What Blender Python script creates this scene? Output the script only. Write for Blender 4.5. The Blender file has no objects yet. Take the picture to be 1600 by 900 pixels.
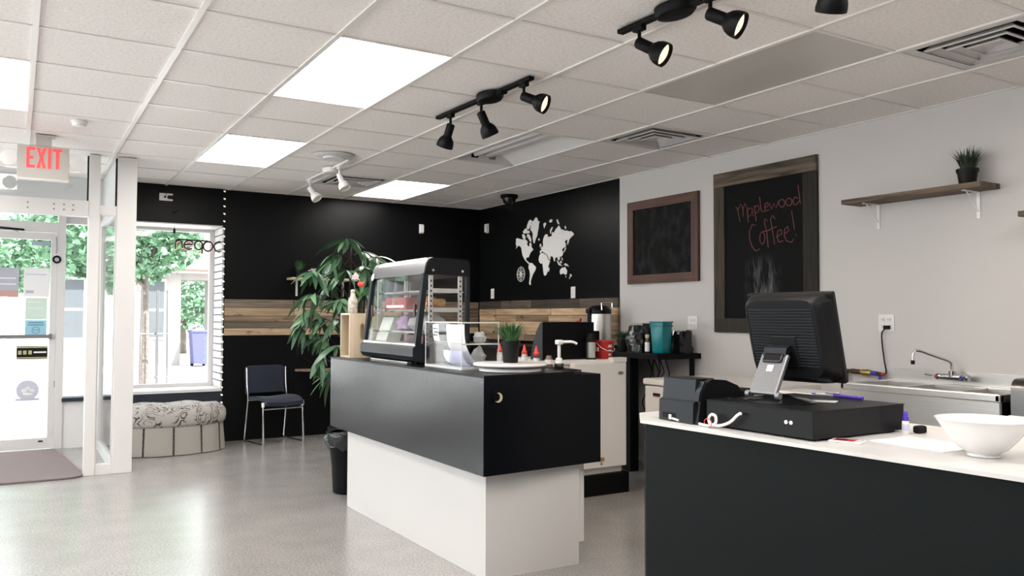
import bpy, bmesh, math, random
from mathutils import Vector, Matrix
random.seed(7)
sc = bpy.context.scene
COL = sc.collection
PI = math.pi

# ---------------------------------------------------------------- camera
H = 1.295                       # eye height
CE = H + 1.3162                 # ceiling height
YAW, PITCH, ROLL = math.radians(31.0593), math.radians(2.01437), math.radians(0.1815)
cy_, sy_, cp_, sp_ = math.cos(YAW), math.sin(YAW), math.cos(PITCH), math.sin(PITCH)
F_ = Vector((sy_*cp_, cy_*cp_, sp_)); R_ = Vector((cy_, -sy_, 0)); U_ = R_.cross(F_)
R2 = R_*math.cos(ROLL) + U_*math.sin(ROLL); U2 = R2.cross(F_)
cam_d = bpy.data.cameras.new('camera'); cam = bpy.data.objects.new('camera', cam_d); COL.objects.link(cam)
cam_d.sensor_width = 36.0; cam_d.lens = 1285.33/1600*36.0; cam_d.clip_start = 0.05; cam_d.clip_end = 300
m = Matrix.Identity(4)
for i in range(3):
    m[i][0], m[i][1], m[i][2] = R2[i], U2[i], -F_[i]
m[2][3] = H
cam.matrix_world = m
sc.camera = cam

# ---------------------------------------------------------------- world, sun, exposure
PANEL = 8.0        # lit ceiling panels
SKY = 3.0          # bright overcast daylight
w = bpy.data.worlds.new('world'); sc.world = w; w.use_nodes = True
bg = w.node_tree.nodes['Background']; bg.inputs[0].default_value = (0.93, 0.97, 1.0, 1); bg.inputs[1].default_value = SKY
sun_d = bpy.data.lights.new('sun', 'SUN'); sun_d.energy = 10.0; sun_d.angle = 0.03; sun_d.color = (1, 0.97, 0.92)
sun = bpy.data.objects.new('sun', sun_d); COL.objects.link(sun)
sun.rotation_euler = (math.radians(42), 0, math.radians(25))   # from behind the shop, onto the far side of the street
sc.view_settings.view_transform = 'Standard'
sc.view_settings.look = 'None'
sc.view_settings.exposure = 0.80
sc.view_settings.gamma = 1.0
sc.view_settings.use_curve_mapping = False

# ---------------------------------------------------------------- materials
def newmat(name):
    mt = bpy.data.materials.new(name); mt.use_nodes = True
    nt = mt.node_tree
    return mt, nt, nt.nodes['Principled BSDF']
def mat(name, col, rough=0.6, metal=0.0, noise=0.0, nscale=20.0, bump=0.0, bscale=80.0, spec=0.5, coat=0.0, trans=0.0, emit=None, estr=0.0, stretch=(1,1,1), sheen=0.0):
    mt, nt, b = newmat(name); N = nt.nodes; L = nt.links
    b.inputs['Base Color'].default_value = (*col, 1); b.inputs['Roughness'].default_value = rough
    b.inputs['Metallic'].default_value = metal; b.inputs['Specular IOR Level'].default_value = spec
    b.inputs['Coat Weight'].default_value = coat; b.inputs['Transmission Weight'].default_value = trans
    if sheen: b.inputs['Sheen Weight'].default_value = sheen
    if emit:
        b.inputs['Emission Color'].default_value = (*emit, 1); b.inputs['Emission Strength'].default_value = estr
    if noise or bump:
        tc = N.new('ShaderNodeTexCoord'); mp = N.new('ShaderNodeMapping'); mp.inputs['Scale'].default_value = stretch
        L.new(tc.outputs['Object'], mp.inputs[0])
    if noise:
        t = N.new('ShaderNodeTexNoise'); t.inputs['Scale'].default_value = nscale; t.inputs['Detail'].default_value = 4
        L.new(mp.outputs[0], t.inputs['Vector'])
        r = N.new('ShaderNodeValToRGB')
        r.color_ramp.elements[0].position = 0.3; r.color_ramp.elements[1].position = 0.7
        r.color_ramp.elements[0].color = (*[c*(1-noise) for c in col], 1)
        r.color_ramp.elements[1].color = (*[min(1, c*(1+noise)) for c in col], 1)
        L.new(t.outputs['Fac'], r.inputs[0]); L.new(r.outputs[0], b.inputs['Base Color'])
    if bump:
        t2 = N.new('ShaderNodeTexNoise'); t2.inputs['Scale'].default_value = bscale; t2.inputs['Detail'].default_value = 3
        L.new(mp.outputs[0], t2.inputs['Vector'])
        bp = N.new('ShaderNodeBump'); bp.inputs['Strength'].default_value = bump; bp.inputs['Distance'].default_value = 0.01
        L.new(t2.outputs['Fac'], bp.inputs['Height']); L.new(bp.outputs[0], b.inputs['Normal'])
    return mt
def emis(name, col, s):
    mt, nt, b = newmat(name)
    b.inputs['Base Color'].default_value = (*[min(.9, c) for c in col], 1)
    b.inputs['Emission Color'].default_value = (*col, 1); b.inputs['Emission Strength'].default_value = s
    return mt
def glass(name, tint=(1,1,1), refl=1.45, haze=0.0):
    mt = bpy.data.materials.new(name); mt.use_nodes = True; nt = mt.node_tree; N = nt.nodes; L = nt.links
    N.remove(N['Principled BSDF']); out = N['Material Output']
    tr = N.new('ShaderNodeBsdfTransparent'); tr.inputs[0].default_value = (*tint, 1)
    gl = N.new('ShaderNodeBsdfGlossy'); gl.inputs['Roughness'].default_value = 0.03
    fr = N.new('ShaderNodeFresnel'); ge = N.new('ShaderNodeNewGeometry')      # same reflectance from both faces of the sheet
    mr = N.new('ShaderNodeMapRange'); mr.inputs['To Min'].default_value = refl; mr.inputs['To Max'].default_value = 1/refl
    L.new(ge.outputs['Backfacing'], mr.inputs[0]); L.new(mr.outputs[0], fr.inputs[0])
    mx = N.new('ShaderNodeMixShader'); L.new(fr.outputs[0], mx.inputs[0]); L.new(tr.outputs[0], mx.inputs[1]); L.new(gl.outputs[0], mx.inputs[2])
    last = mx
    if haze:
        df = N.new('ShaderNodeBsdfDiffuse'); df.inputs[0].default_value = (.9, .9, .9, 1)
        m2 = N.new('ShaderNodeMixShader'); m2.inputs[0].default_value = haze
        L.new(mx.outputs[0], m2.inputs[1]); L.new(df.outputs[0], m2.inputs[2]); last = m2
    L.new(last.outputs[0], out.inputs[0])
    return mt
def wood(name, c1, c2, axis='X', scale=1.0, rough=0.7, knots=True, dark=(.03,.02,.012)):
    mt, nt, b = newmat(name); N = nt.nodes; L = nt.links
    tc = N.new('ShaderNodeTexCoord'); oi = N.new('ShaderNodeObjectInfo')
    ml = N.new('ShaderNodeMath'); ml.operation = 'MULTIPLY'; ml.inputs[1].default_value = 37.0; L.new(oi.outputs['Random'], ml.inputs[0])
    ad = N.new('ShaderNodeVectorMath'); L.new(tc.outputs['Object'], ad.inputs[0]); L.new(ml.outputs[0], ad.inputs[1])
    mp = N.new('ShaderNodeMapping'); s = {'X': (1.2, 22, 22), 'Y': (22, 1.2, 22), 'Z': (22, 22, 1.2)}[axis]
    mp.inputs['Scale'].default_value = tuple(v*scale for v in s); L.new(ad.outputs[0], mp.inputs[0])
    t = N.new('ShaderNodeTexNoise'); t.inputs['Scale'].default_value = 1.6; t.inputs['Detail'].default_value = 6; t.inputs['Distortion'].default_value = 0.6
    L.new(mp.outputs[0], t.inputs['Vector'])
    r = N.new('ShaderNodeValToRGB'); r.color_ramp.elements[0].position = .32; r.color_ramp.elements[1].position = .68
    r.color_ramp.elements[0].color = (*c1, 1); r.color_ramp.elements[1].color = (*c2, 1)
    L.new(t.outputs['Fac'], r.inputs[0])
    hv = N.new('ShaderNodeHueSaturation')
    mr = N.new('ShaderNodeMapRange'); mr.inputs['To Min'].default_value = .72; mr.inputs['To Max'].default_value = 1.22
    L.new(oi.outputs['Random'], mr.inputs[0]); L.new(mr.outputs[0], hv.inputs['Value']); L.new(r.outputs[0], hv.inputs['Color'])
    fin = hv
    if knots:
        v = N.new('ShaderNodeTexNoise'); v.inputs['Scale'].default_value = 1.0; v.inputs['Detail'].default_value = 2
        mp2 = N.new('ShaderNodeMapping'); s2 = {'X': (5, 12, 12), 'Y': (12, 5, 12), 'Z': (12, 12, 5)}[axis]; mp2.inputs['Scale'].default_value = s2
        L.new(ad.outputs[0], mp2.inputs[0]); L.new(mp2.outputs[0], v.inputs['Vector'])
        r2 = N.new('ShaderNodeValToRGB'); r2.color_ramp.elements[0].position = .64; r2.color_ramp.elements[1].position = .75
        L.new(v.outputs['Fac'], r2.inputs[0])
        mx = N.new('ShaderNodeMixRGB'); L.new(r2.outputs[0], mx.inputs[0]); L.new(hv.outputs[0], mx.inputs[1]); mx.inputs[2].default_value = (*dark, 1)
        fin = mx
    L.new(fin.outputs[0], b.inputs['Base Color']); b.inputs['Roughness'].default_value = rough
    bp = N.new('ShaderNodeBump'); bp.inputs['Strength'].default_value = .25; bp.inputs['Distance'].default_value = .004
    L.new(t.outputs['Fac'], bp.inputs['Height']); L.new(bp.outputs[0], b.inputs['Normal'])
    return mt

M = {}
M['wall_white'] = mat('wall_white', (.60,.57,.55), .75, bump=.05, bscale=140)
M['wall_black'] = mat('wall_black', (.0032,.0035,.0040), .36, bump=.05, bscale=60, spec=.16)
M['wall_grey'] = mat('wall_grey', (.60,.60,.59), .7)
M['knee_navy'] = mat('knee_navy', (.012,.018,.032), .45)
M['white_paint'] = mat('white_paint', (.74,.72,.70), .5)
M['white_frame'] = mat('white_frame', (.66,.64,.63), .42)
M['white_gloss'] = mat('white_gloss', (.80,.78,.76), .25)
M['white_appl'] = mat('white_appl', (.70,.67,.64), .35)
M['black'] = mat('black', (.0035,.0035,.004), .45, spec=.10)
M['black_gloss'] = mat('black_gloss', (.006,.006,.007), .18)
M['black_plastic'] = mat('black_plastic', (.0045,.005,.006), .4, bump=.03, bscale=500, spec=.2)
M['slate_plastic'] = mat('slate_plastic', (.010,.013,.017), .38, spec=.25)
M['counter_black'] = mat('counter_black', (.0035,.0042,.0058), .30, spec=.12)
M['counter_front'] = mat('counter_front', (.004,.006,.010), .22, spec=.75)
M['front_black'] = mat('front_black', (.0040,.0056,.0060), .5, bump=.04, bscale=90, spec=.12)
M['grey_metal'] = mat('grey_metal', (.22,.22,.23), .38, .7)
M['steel'] = mat('steel', (.66,.645,.62), .36, 1.0, noise=.08, nscale=4, stretch=(1,1,60))
M['steel_dark'] = mat('steel_dark', (.16,.155,.15), .3, 1.0)
M['chrome'] = mat('chrome', (.72,.71,.70), .12, 1.0)
M['rubber'] = mat('rubber', (.007,.007,.007), .7, spec=.2)
M['navy_fabric'] = mat('navy_fabric', (.009,.013,.030), .85, bump=.15, bscale=400, sheen=.1)
M['red'] = mat('red', (.42,.018,.018), .4)
M['red_cap'] = mat('red_cap', (.72,.06,.04), .4)
M['dark_red'] = mat('dark_red', (.28,.02,.02), .45)
M['teal'] = mat('teal', (.0,.19,.22), .3)
M['purple'] = mat('purple', (.075,.03,.44), .35)
M['blue'] = mat('blue', (.03,.04,.4), .4)
M['paper'] = mat('paper', (.80,.79,.79), .8)
M['paper_lilac'] = mat('paper_lilac', (.56,.56,.74), .8)
M['brass'] = mat('brass', (.42,.29,.09), .35, .9)
M['copper_brown'] = mat('copper_brown', (.07,.035,.02), .45, .5)
M['clear'] = glass('clear')
M['acrylic'] = glass('acrylic', (.985,.99,.99), 1.30)
M['acrylic_edge'] = mat('acrylic_edge', (.62,.62,.60), .25)
M['bag_clear'] = glass('bag_clear', (.93,.92,.92), 1.5, .28)
M['window_glass'] = glass('window_glass', (.97,.98,.98), 1.45)
M['lens'] = emis('lens', (1, .78, .60), .55)
M['bulb_dim'] = emis('bulb_dim', (1, .92, .8), .35)
M['panel'] = emis('panel', (1, .965, .92), PANEL)
M['pot_black'] = mat('pot_black', (.006,.006,.006), .5, spec=.2)
M['soil'] = mat('soil', (.012,.010,.008), .95)
M['dark_red_frame'] = wood('dark_red_frame', (.055,.022,.013), (.14,.055,.03), 'Y', 1, .5, False)
M['dark_red_frame_z'] = wood('dark_red_frame_z', (.055,.022,.013), (.14,.055,.03), 'Z', 1, .5, False)
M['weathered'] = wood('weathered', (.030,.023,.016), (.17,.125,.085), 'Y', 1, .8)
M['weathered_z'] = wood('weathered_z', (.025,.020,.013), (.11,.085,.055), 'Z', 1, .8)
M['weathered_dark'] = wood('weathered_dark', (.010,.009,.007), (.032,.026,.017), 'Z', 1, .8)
M['wood_light_x'] = wood('wood_light_x', (.36,.24,.145), (.60,.45,.30), 'X')
M['wood_light_y'] = wood('wood_light_y', (.30,.19,.105), (.54,.38,.235), 'Y')
M['wood_mid_x'] = wood('wood_mid_x', (.13,.085,.05), (.30,.205,.13), 'X')
M['wood_mid_y'] = wood('wood_mid_y', (.13,.085,.05), (.32,.22,.135), 'Y')
M['wood_grey_x'] = wood('wood_grey_x', (.085,.062,.045), (.21,.165,.125), 'X')
M['wood_grey_y'] = wood('wood_grey_y', (.05,.037,.027), (.14,.105,.078), 'Y')
M['wood_dark_y'] = wood('wood_dark_y', (.016,.012,.009), (.060,.044,.032), 'Y')
M['crate_wood'] = wood('crate_wood', (.55,.42,.28), (.70,.57,.42), 'Z', .6, .65, False)
M['shelf_brown'] = wood('shelf_brown', (.05,.035,.022), (.17,.12,.08), 'Y', 1, .75)
M['chalkboard'] = mat('chalkboard', (.0045,.0045,.0045), .6, spec=.1)
M['chalk_red'] = mat('chalk_red', (.24,.075,.08), .9)
M['chalk_white'] = mat('chalk_white', (.10,.10,.105), .9)
M['exit_red'] = emis('exit_red', (.85, .05, .05), .75)
M['exit_body'] = mat('exit_body', (.50,.475,.44), .5)
M['neon_off'] = mat('neon_off', (.012,.010,.012), .35)
M['neon_pink'] = emis('neon_pink', (.95,.35,.40), .5)
M['neon_orange'] = emis('neon_orange', (.95,.45,.22), .5)
M['neon_yellow'] = emis('neon_yellow', (.80,.80,.35), .5)
M['brick_white'] = mat('brick_white', (.62,.61,.62), .6, noise=.06, nscale=30, bump=.2, bscale=60)
M['tee'] = mat('tee', (.78,.75,.72), .35)
M['cream'] = mat('cream', (.62,.52,.36), .5)
M['mat_pile'] = mat('mat_pile', (.21,.165,.165), .95, noise=.35, nscale=220, bump=.6, bscale=300)
M['bread'] = mat('bread', (.45,.26,.12), .6, noise=.4, nscale=25)
M['grass'] = mat('grass', (.035,.12,.03), .5, noise=.6, nscale=14)
M['grass_dark'] = mat('grass_dark', (.010,.035,.009), .55, noise=.6, nscale=14)
M['trunk'] = mat('trunk', (.035,.024,.016), .8)

# speckled polished floor
def floor_mat():
    mt, nt, b = newmat('floor_speckle'); N = nt.nodes; L = nt.links
    tc = N.new('ShaderNodeTexCoord')
    a = N.new('ShaderNodeTexNoise'); a.inputs['Scale'].default_value = 85; a.inputs['Detail'].default_value = 4; a.inputs['Roughness'].default_value = .7
    c = N.new('ShaderNodeTexNoise'); c.inputs['Scale'].default_value = 3.5; c.inputs['Detail'].default_value = 5
    L.new(tc.outputs['Object'], a.inputs['Vector']); L.new(tc.outputs['Object'], c.inputs['Vector'])
    r = N.new('ShaderNodeValToRGB'); r.color_ramp.elements[0].position = .36; r.color_ramp.elements[1].position = .64
    r.color_ramp.elements[0].color = (.20,.188,.18, 1); r.color_ramp.elements[1].color = (.38,.362,.347, 1)
    L.new(a.outputs['Fac'], r.inputs[0])
    r2 = N.new('ShaderNodeValToRGB'); r2.color_ramp.elements[0].position = .3; r2.color_ramp.elements[1].position = .7
    r2.color_ramp.elements[0].color = (.90,.90,.90, 1); r2.color_ramp.elements[1].color = (1.06,1.05,1.04, 1)
    L.new(c.outputs['Fac'], r2.inputs[0])
    mx = N.new('ShaderNodeMixRGB'); mx.blend_type = 'MULTIPLY'; mx.inputs[0].default_value = 1
    L.new(r.outputs[0], mx.inputs[1]); L.new(r2.outputs[0], mx.inputs[2]); L.new(mx.outputs[0], b.inputs['Base Color'])
    b.inputs['Roughness'].default_value = .27; b.inputs['Specular IOR Level'].default_value = 1.0
    mr = N.new('ShaderNodeMapRange'); mr.inputs['To Min'].default_value = .19; mr.inputs['To Max'].default_value = .25
    L.new(c.outputs['Fac'], mr.inputs[0]); L.new(mr.outputs[0], b.inputs['Roughness'])
    return mt
M['floor'] = floor_mat()
def tile_mat():
    mt, nt, b = newmat('ceiling_tile_fissured'); N = nt.nodes; L = nt.links
    tc = N.new('ShaderNodeTexCoord'); oi = N.new('ShaderNodeObjectInfo')
    ad = N.new('ShaderNodeVectorMath'); L.new(tc.outputs['Object'], ad.inputs[0]); L.new(oi.outputs['Location'], ad.inputs[1])
    a = N.new('ShaderNodeTexNoise'); a.inputs['Scale'].default_value = 60; a.inputs['Detail'].default_value = 5; a.inputs['Roughness'].default_value = .75
    L.new(ad.outputs[0], a.inputs['Vector'])
    r = N.new('ShaderNodeValToRGB'); r.color_ramp.elements[0].position = .3; r.color_ramp.elements[1].position = .55
    r.color_ramp.elements[0].color = (.74,.70,.675, 1); r.color_ramp.elements[1].color = (.92,.875,.845, 1)
    L.new(a.outputs['Fac'], r.inputs[0]); L.new(r.outputs[0], b.inputs['Base Color'])
    b.inputs['Roughness'].default_value = .9
    bp = N.new('ShaderNodeBump'); bp.inputs['Strength'].default_value = .6; bp.inputs['Distance'].default_value = .004
    L.new(a.outputs['Fac'], bp.inputs['Height']); L.new(bp.outputs[0], b.inputs['Normal'])
    return mt
M['tile'] = tile_mat()
def paisley_mat():
    mt, nt, b = newmat('paisley_fabric'); N = nt.nodes; L = nt.links
    tc = N.new('ShaderNodeTexCoord')
    n = N.new('ShaderNodeTexNoise'); n.inputs['Scale'].default_value = 6; L.new(tc.outputs['Object'], n.inputs['Vector'])
    mxv = N.new('ShaderNodeMixRGB'); mxv.inputs[0].default_value = .12; L.new(tc.outputs['Object'], mxv.inputs[1]); L.new(n.outputs['Color'], mxv.inputs[2])
    v = N.new('ShaderNodeTexVoronoi'); v.inputs['Scale'].default_value = 13; L.new(mxv.outputs[0], v.inputs['Vector'])
    ml = N.new('ShaderNodeMath'); ml.operation = 'MULTIPLY'; ml.inputs[1].default_value = 26; L.new(v.outputs['Distance'], ml.inputs[0])
    sn = N.new('ShaderNodeMath'); sn.operation = 'SINE'; L.new(ml.outputs[0], sn.inputs[0])
    r = N.new('ShaderNodeValToRGB'); r.color_ramp.elements[0].position = .35; r.color_ramp.elements[1].position = .6
    r.color_ramp.elements[0].color = (.40,.375,.345, 1); r.color_ramp.elements[1].color = (.05,.046,.045, 1)
    L.new(sn.outputs[0], r.inputs[0])
    n2 = N.new('ShaderNodeTexNoise'); n2.inputs['Scale'].default_value = 9; L.new(tc.outputs['Object'], n2.inputs['Vector'])
    r3 = N.new('ShaderNodeValToRGB'); r3.color_ramp.elements[0].position = .42; r3.color_ramp.elements[1].position = .56
    L.new(n2.outputs['Fac'], r3.inputs[0])
    mx = N.new('ShaderNodeMixRGB'); L.new(r3.outputs[0], mx.inputs[0]); mx.inputs[1].default_value = (.42,.395,.365, 1); L.new(r.outputs[0], mx.inputs[2])
    L.new(mx.outputs[0], b.inputs['Base Color']); b.inputs['Roughness'].default_value = .85
    return mt
M['paisley'] = paisley_mat()
M['skirt'] = mat('skirt', (.37,.345,.31), .9, bump=.2, bscale=300)
def leaf_mat(name, c1, c2, rough=.42):
    mt, nt, b = newmat(name); N = nt.nodes; L = nt.links
    oi = N.new('ShaderNodeObjectInfo'); r = N.new('ShaderNodeValToRGB')
    r.color_ramp.elements[0].color = (*c1, 1); r.color_ramp.elements[1].color = (*c2, 1)
    L.new(oi.outputs['Random'], r.inputs[0]); L.new(r.outputs[0], b.inputs['Base Color']); b.inputs['Roughness'].default_value = rough
    return mt
M['leaf'] = leaf_mat('plant_leaf', (.022,.075,.032), (.13,.24,.13), .33)
M['tree_leaf'] = mat('tree_leaf', (.11,.235,.13), .6, noise=.5, nscale=3)
M['street'] = mat('street', (.62,.61,.60), .9, noise=.05, nscale=2)
M['facade'] = mat('facade', (.30,.285,.27), .85, noise=.05, nscale=3)
M['roof_tile'] = mat('roof_tile', (.24,.215,.20), .9, noise=.2, nscale=12)
M['far_glass'] = mat('far_glass', (.085,.095,.105), .35, spec=.2)
M['bark'] = mat('bark', (.15,.125,.11), .9, noise=.3, nscale=30)
M['bin_blue'] = mat('bin_blue', (.06,.065,.17), .6)

# ---------------------------------------------------------------- mesh builder
class MB:
    def __init__(s): s.bm = bmesh.new()
    def _xf(s, vs, mx):
        if mx is not None: bmesh.ops.transform(s.bm, matrix=mx, verts=vs)
    def box(s, c, d, bevel=0.0, rz=0.0, mx=None, seg=2):
        r = bmesh.ops.create_cube(s.bm, size=1.0); vs = r['verts']
        bmesh.ops.scale(s.bm, vec=d, verts=vs)
        if bevel:
            es = list({e for v in vs for e in v.link_edges})
            rb = bmesh.ops.bevel(s.bm, geom=es, offset=bevel, segments=seg, affect='EDGES', profile=.5)
            fs = set(rb['faces'])
            vs = list({v for f in fs for v in f.verts} | {v for v in vs if v.is_valid})
        t = Matrix.Translation(c) @ Matrix.Rotation(rz, 4, 'Z')
        s._xf(vs, (mx @ t) if mx is not None else t)
        return s
    def b2(s, lo, hi, bevel=0.0):
        return s.box([(a+b)/2 for a, b in zip(lo, hi)], [b-a for a, b in zip(lo, hi)], bevel)
    def tube(s, pts, r, seg=8, closed=False, caps=True):
        pts = [Vector(p) for p in pts]; n = len(pts); rings = []
        rr = r if isinstance(r, (list, tuple)) else [r]*n
        prev = None
        for i, p in enumerate(pts):
            if closed: d = pts[(i+1) % n] - pts[i-1]
            else: d = pts[min(i+1, n-1)] - pts[max(i-1, 0)]
            if d.length < 1e-9: d = Vector((0, 0, 1))
            d.normalize()
            if prev is None:
                a = Vector((0, 0, 1)) if abs(d.z) < .9 else Vector((1, 0, 0))
                u = d.cross(a).normalized()
            else:
                u = (prev - d*prev.dot(d))
                u = u.normalized() if u.length > 1e-6 else d.orthogonal().normalized()
            prev = u; v = d.cross(u)
            rings.append([s.bm.verts.new(p + (u*math.cos(2*PI*k/seg) + v*math.sin(2*PI*k/seg))*rr[i]) for k in range(seg)])
        for i in range(n if closed else n-1):
            A, B = rings[i], rings[(i+1) % n]
            for k in range(seg):
                s.bm.faces.new((A[k], A[(k+1) % seg], B[(k+1) % seg], B[k]))
        if caps and not closed:
            s.bm.faces.new(list(reversed(rings[0]))); s.bm.faces.new(rings[-1])
        return s
    def stube(s, pts, r, seg=8, sub=5):
        pts = [Vector(p) for p in pts]; o = []
        for i in range(len(pts)-1):
            p0, p1, p2, p3 = pts[max(0, i-1)], pts[i], pts[i+1], pts[min(len(pts)-1, i+2)]
            for k in range(sub):
                u = k/sub; o.append(.5*((2*p1)+(p2-p0)*u+(2*p0-5*p1+4*p2-p3)*u*u+(3*p1-p0-3*p2+p3)*u**3))
        return s.tube(o+[pts[-1]], r, seg)
    def lathe(s, prof, seg=24, c=(0,0,0), mx=None, sx=1.0, sy=1.0, cap=True):
        rings = []; allv = []
        for (r, z) in prof:
            ring = [s.bm.verts.new((c[0]+r*sx*math.cos(2*PI*k/seg), c[1]+r*sy*math.sin(2*PI*k/seg), c[2]+z)) for k in range(seg)]
            rings.append(ring); allv += ring
        for A, B in zip(rings, rings[1:]):
            for k in range(seg): s.bm.faces.new((A[k], A[(k+1) % seg], B[(k+1) % seg], B[k]))
        if cap:
            s.bm.faces.new(list(reversed(rings[0]))); s.bm.faces.new(rings[-1])
        s._xf(allv, mx)
        return s
    def prism(s, poly, h0, h1, plane='XY', mx=None):
        def P(a, b, h): return {'XY': (a, b, h), 'XZ': (a, h, b), 'YZ': (h, a, b)}[plane]
        A = [s.bm.verts.new(P(a, b, h0)) for a, b in poly]; B = [s.bm.verts.new(P(a, b, h1)) for a, b in poly]
        n = len(poly)
        f1 = s.bm.faces.new(A); f2 = s.bm.faces.new(list(reversed(B))); f1.normal_update(); f2.normal_update()
        for i in range(n): s.bm.faces.new((A[i], B[i], B[(i+1) % n], A[(i+1) % n]))
        if n > 4: bmesh.ops.triangulate(s.bm, faces=[f1, f2])
        s._xf(A+B, mx)
        return s
    def quad(s, *ps):
        s.bm.faces.new([s.bm.verts.new(p) for p in ps]); return s
    def ball(s, c, r, seg=12, sc_=(1,1,1), mx=None):
        q = bmesh.ops.create_uvsphere(s.bm, u_segments=seg, v_segments=max(6, seg//2+2), radius=r)
        bmesh.ops.scale(s.bm, vec=sc_, verts=q['verts'])
        t = Matrix.Translation(c); s._xf(q['verts'], (t @ mx) if mx is not None else t); return s
    def mesh(s, name, smooth=None):
        bmesh.ops.recalc_face_normals(s.bm, faces=s.bm.faces)
        me = bpy.data.meshes.new(name); s.bm.to_mesh(me); s.bm.free()
        if smooth is not None:
            for p in me.polygons: p.use_smooth = True
            me.set_sharp_from_angle(angle=math.radians(smooth))
        return me
    def build(s, name, mt, parent=None, smooth=40, loc=None):
        me = s.mesh(name, smooth); me.materials.append(M[mt] if isinstance(mt, str) else mt)
        o = bpy.data.objects.new(name, me); COL.objects.link(o)
        if parent is not None: o.parent = parent
        if loc is not None: o.location = loc
        return o
def tag(o, label=None, cat=None, group=None, kind=None):
    if label: o['label'] = label
    if cat: o['category'] = cat
    if group: o['group'] = group
    if kind: o['kind'] = kind
    return o
def thing(name, label, cat, loc=(0,0,0), rz=0.0, group=None):
    o = bpy.data.objects.new(name, None); COL.objects.link(o); o.location = loc; o.rotation_euler = (0, 0, rz)
    o.empty_display_size = .05
    return tag(o, label, cat, group)
def struct(o): o['kind'] = 'structure'; return o
def inst(name, me, parent, loc, rot=None, scale=None):
    o = bpy.data.objects.new(name, me); COL.objects.link(o); o.parent = parent; o.location = loc
    if rot is not None: o.rotation_euler = rot
    if scale is not None: o.scale = scale
    return o
def aim_matrix(p, d):
    d = Vector(d).normalized()
    return Matrix.Translation(p) @ d.to_track_quat('Z', 'Y').to_matrix().to_4x4()
def arc(c, r, a0, a1, n, plane='XZ', h=0.0):
    o = []
    for i in range(n+1):
        a = math.radians(a0 + (a1-a0)*i/n); u, v = c[0]+r*math.cos(a), c[1]+r*math.sin(a)
        o.append({'XZ': (u, h, v), 'XY': (u, v, h), 'YZ': (h, u, v)}[plane])
    return o
# ================================================================ the setting
W, FAR, SF = 4.87, 8.85, 9.30          # right wall, black far wall, storefront glazing
XL, YB = -3.6, -2.5
fl = struct(MB().b2((XL-.1, YB-.1, -.1), (W+.12, SF+.06, 0)).build('floor', 'floor', smooth=None))
wr = struct(MB().b2((W, YB, 0), (W+.12, 6.115, CE+.2)).build('wall_right', 'wall_white', smooth=None))
wrf = struct(MB().b2((W, 6.115, 0), (W+.12, FAR+.5, CE+.2)).build('wall_right_far', 'wall_black', smooth=None))
wf = struct(MB().b2((1.84, FAR, 0), (W, FAR+.5, CE+.2)).build('wall_far', 'wall_black', smooth=None))
struct(MB().b2((XL-.12, YB, 0), (XL, SF+.06, .55)).build('wall_left', 'wall_white', smooth=None))
struct(MB().b2((XL-.12, YB, 2.42), (XL, SF+.06, CE+.2)).build('wall_left_header', 'wall_white', smooth=None))
struct(MB().b2((XL-.12, YB, .55), (XL, .4, 2.42)).build('wall_left_pier', 'wall_white', smooth=None))
struct(MB().b2((XL, YB-.12, 0), (W, YB, CE+.2)).build('wall_back', 'wall_white', smooth=None))
struct(MB().b2((.74, FAR+.01, 2.235), (1.84, SF+.04, CE+.2)).build('wall_front_header', 'wall_black', smooth=None))
struct(MB().b2((XL, FAR+.02, 2.30), (.74, SF+.04, CE+.2)).build('wall_front_entry', 'wall_grey', smooth=None))
struct(MB().b2((.70, 7.58, 2.22), (.74, FAR+.02, CE)).build('wall_entry_side', 'wall_grey', smooth=None))
struct(MB().b2((.76, FAR+.02, 0), (1.84, SF+.02, .52)).build('wall_front_knee', 'knee_navy', smooth=None))
# --- window to the street: soffit, sill, frame, pane
wn = struct(bpy.data.objects.new('window_1', None)); COL.objects.link(wn); wn.location = (1.3, SF, .55)
def wpart(parent, name, lo, hi, mt, bevel=0.0):
    p = parent.location
    return MB().b2([a-b for a, b in zip(lo, p)], [a-b for a, b in zip(hi, p)], bevel).build(name, mt, parent, smooth=None)
wpart(wn, 'window_sill', (.77, FAR+.005, .52), (1.835, SF+.03, .548), 'white_frame')
wpart(wn, 'window_soffit', (.77, FAR+.02, 2.222), (1.825, SF-.03, 2.234), 'white_paint')
wpart(wn, 'window_frame', (1.775, SF-.03, .548), (1.825, SF+.03, 2.222), 'white_frame')
wpart(wn, 'window_frame', (.77, SF-.03, .548), (.82, SF+.03, 2.222), 'white_frame')
wpart(wn, 'window_frame', (.82, SF-.03, .548), (1.775, SF+.03, .585), 'white_frame')
wpart(wn, 'window_frame', (.82, SF-.03, 2.19), (1.775, SF+.03, 2.222), 'white_frame')
wpart(wn, 'pane', (.82, SF-.004, .585), (1.775, SF+.004, 2.19), 'window_glass')
# --- unseen side windows left of the camera, added to bring in more daylight
w6 = struct(bpy.data.objects.new('added_daylight_window', None)); COL.objects.link(w6); w6.location = (XL, 4.5, .55)
for k in range(6): wpart(w6, 'mullion', (XL-.08, .4+k*1.76, .55), (XL-.02, .48+k*1.76, 2.42), 'white_frame')
for k in range(5): wpart(w6, 'pane', (XL-.054, .48+k*1.76, .55), (XL-.046, .4+(k+1)*1.76, 2.42), 'window_glass')
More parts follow.
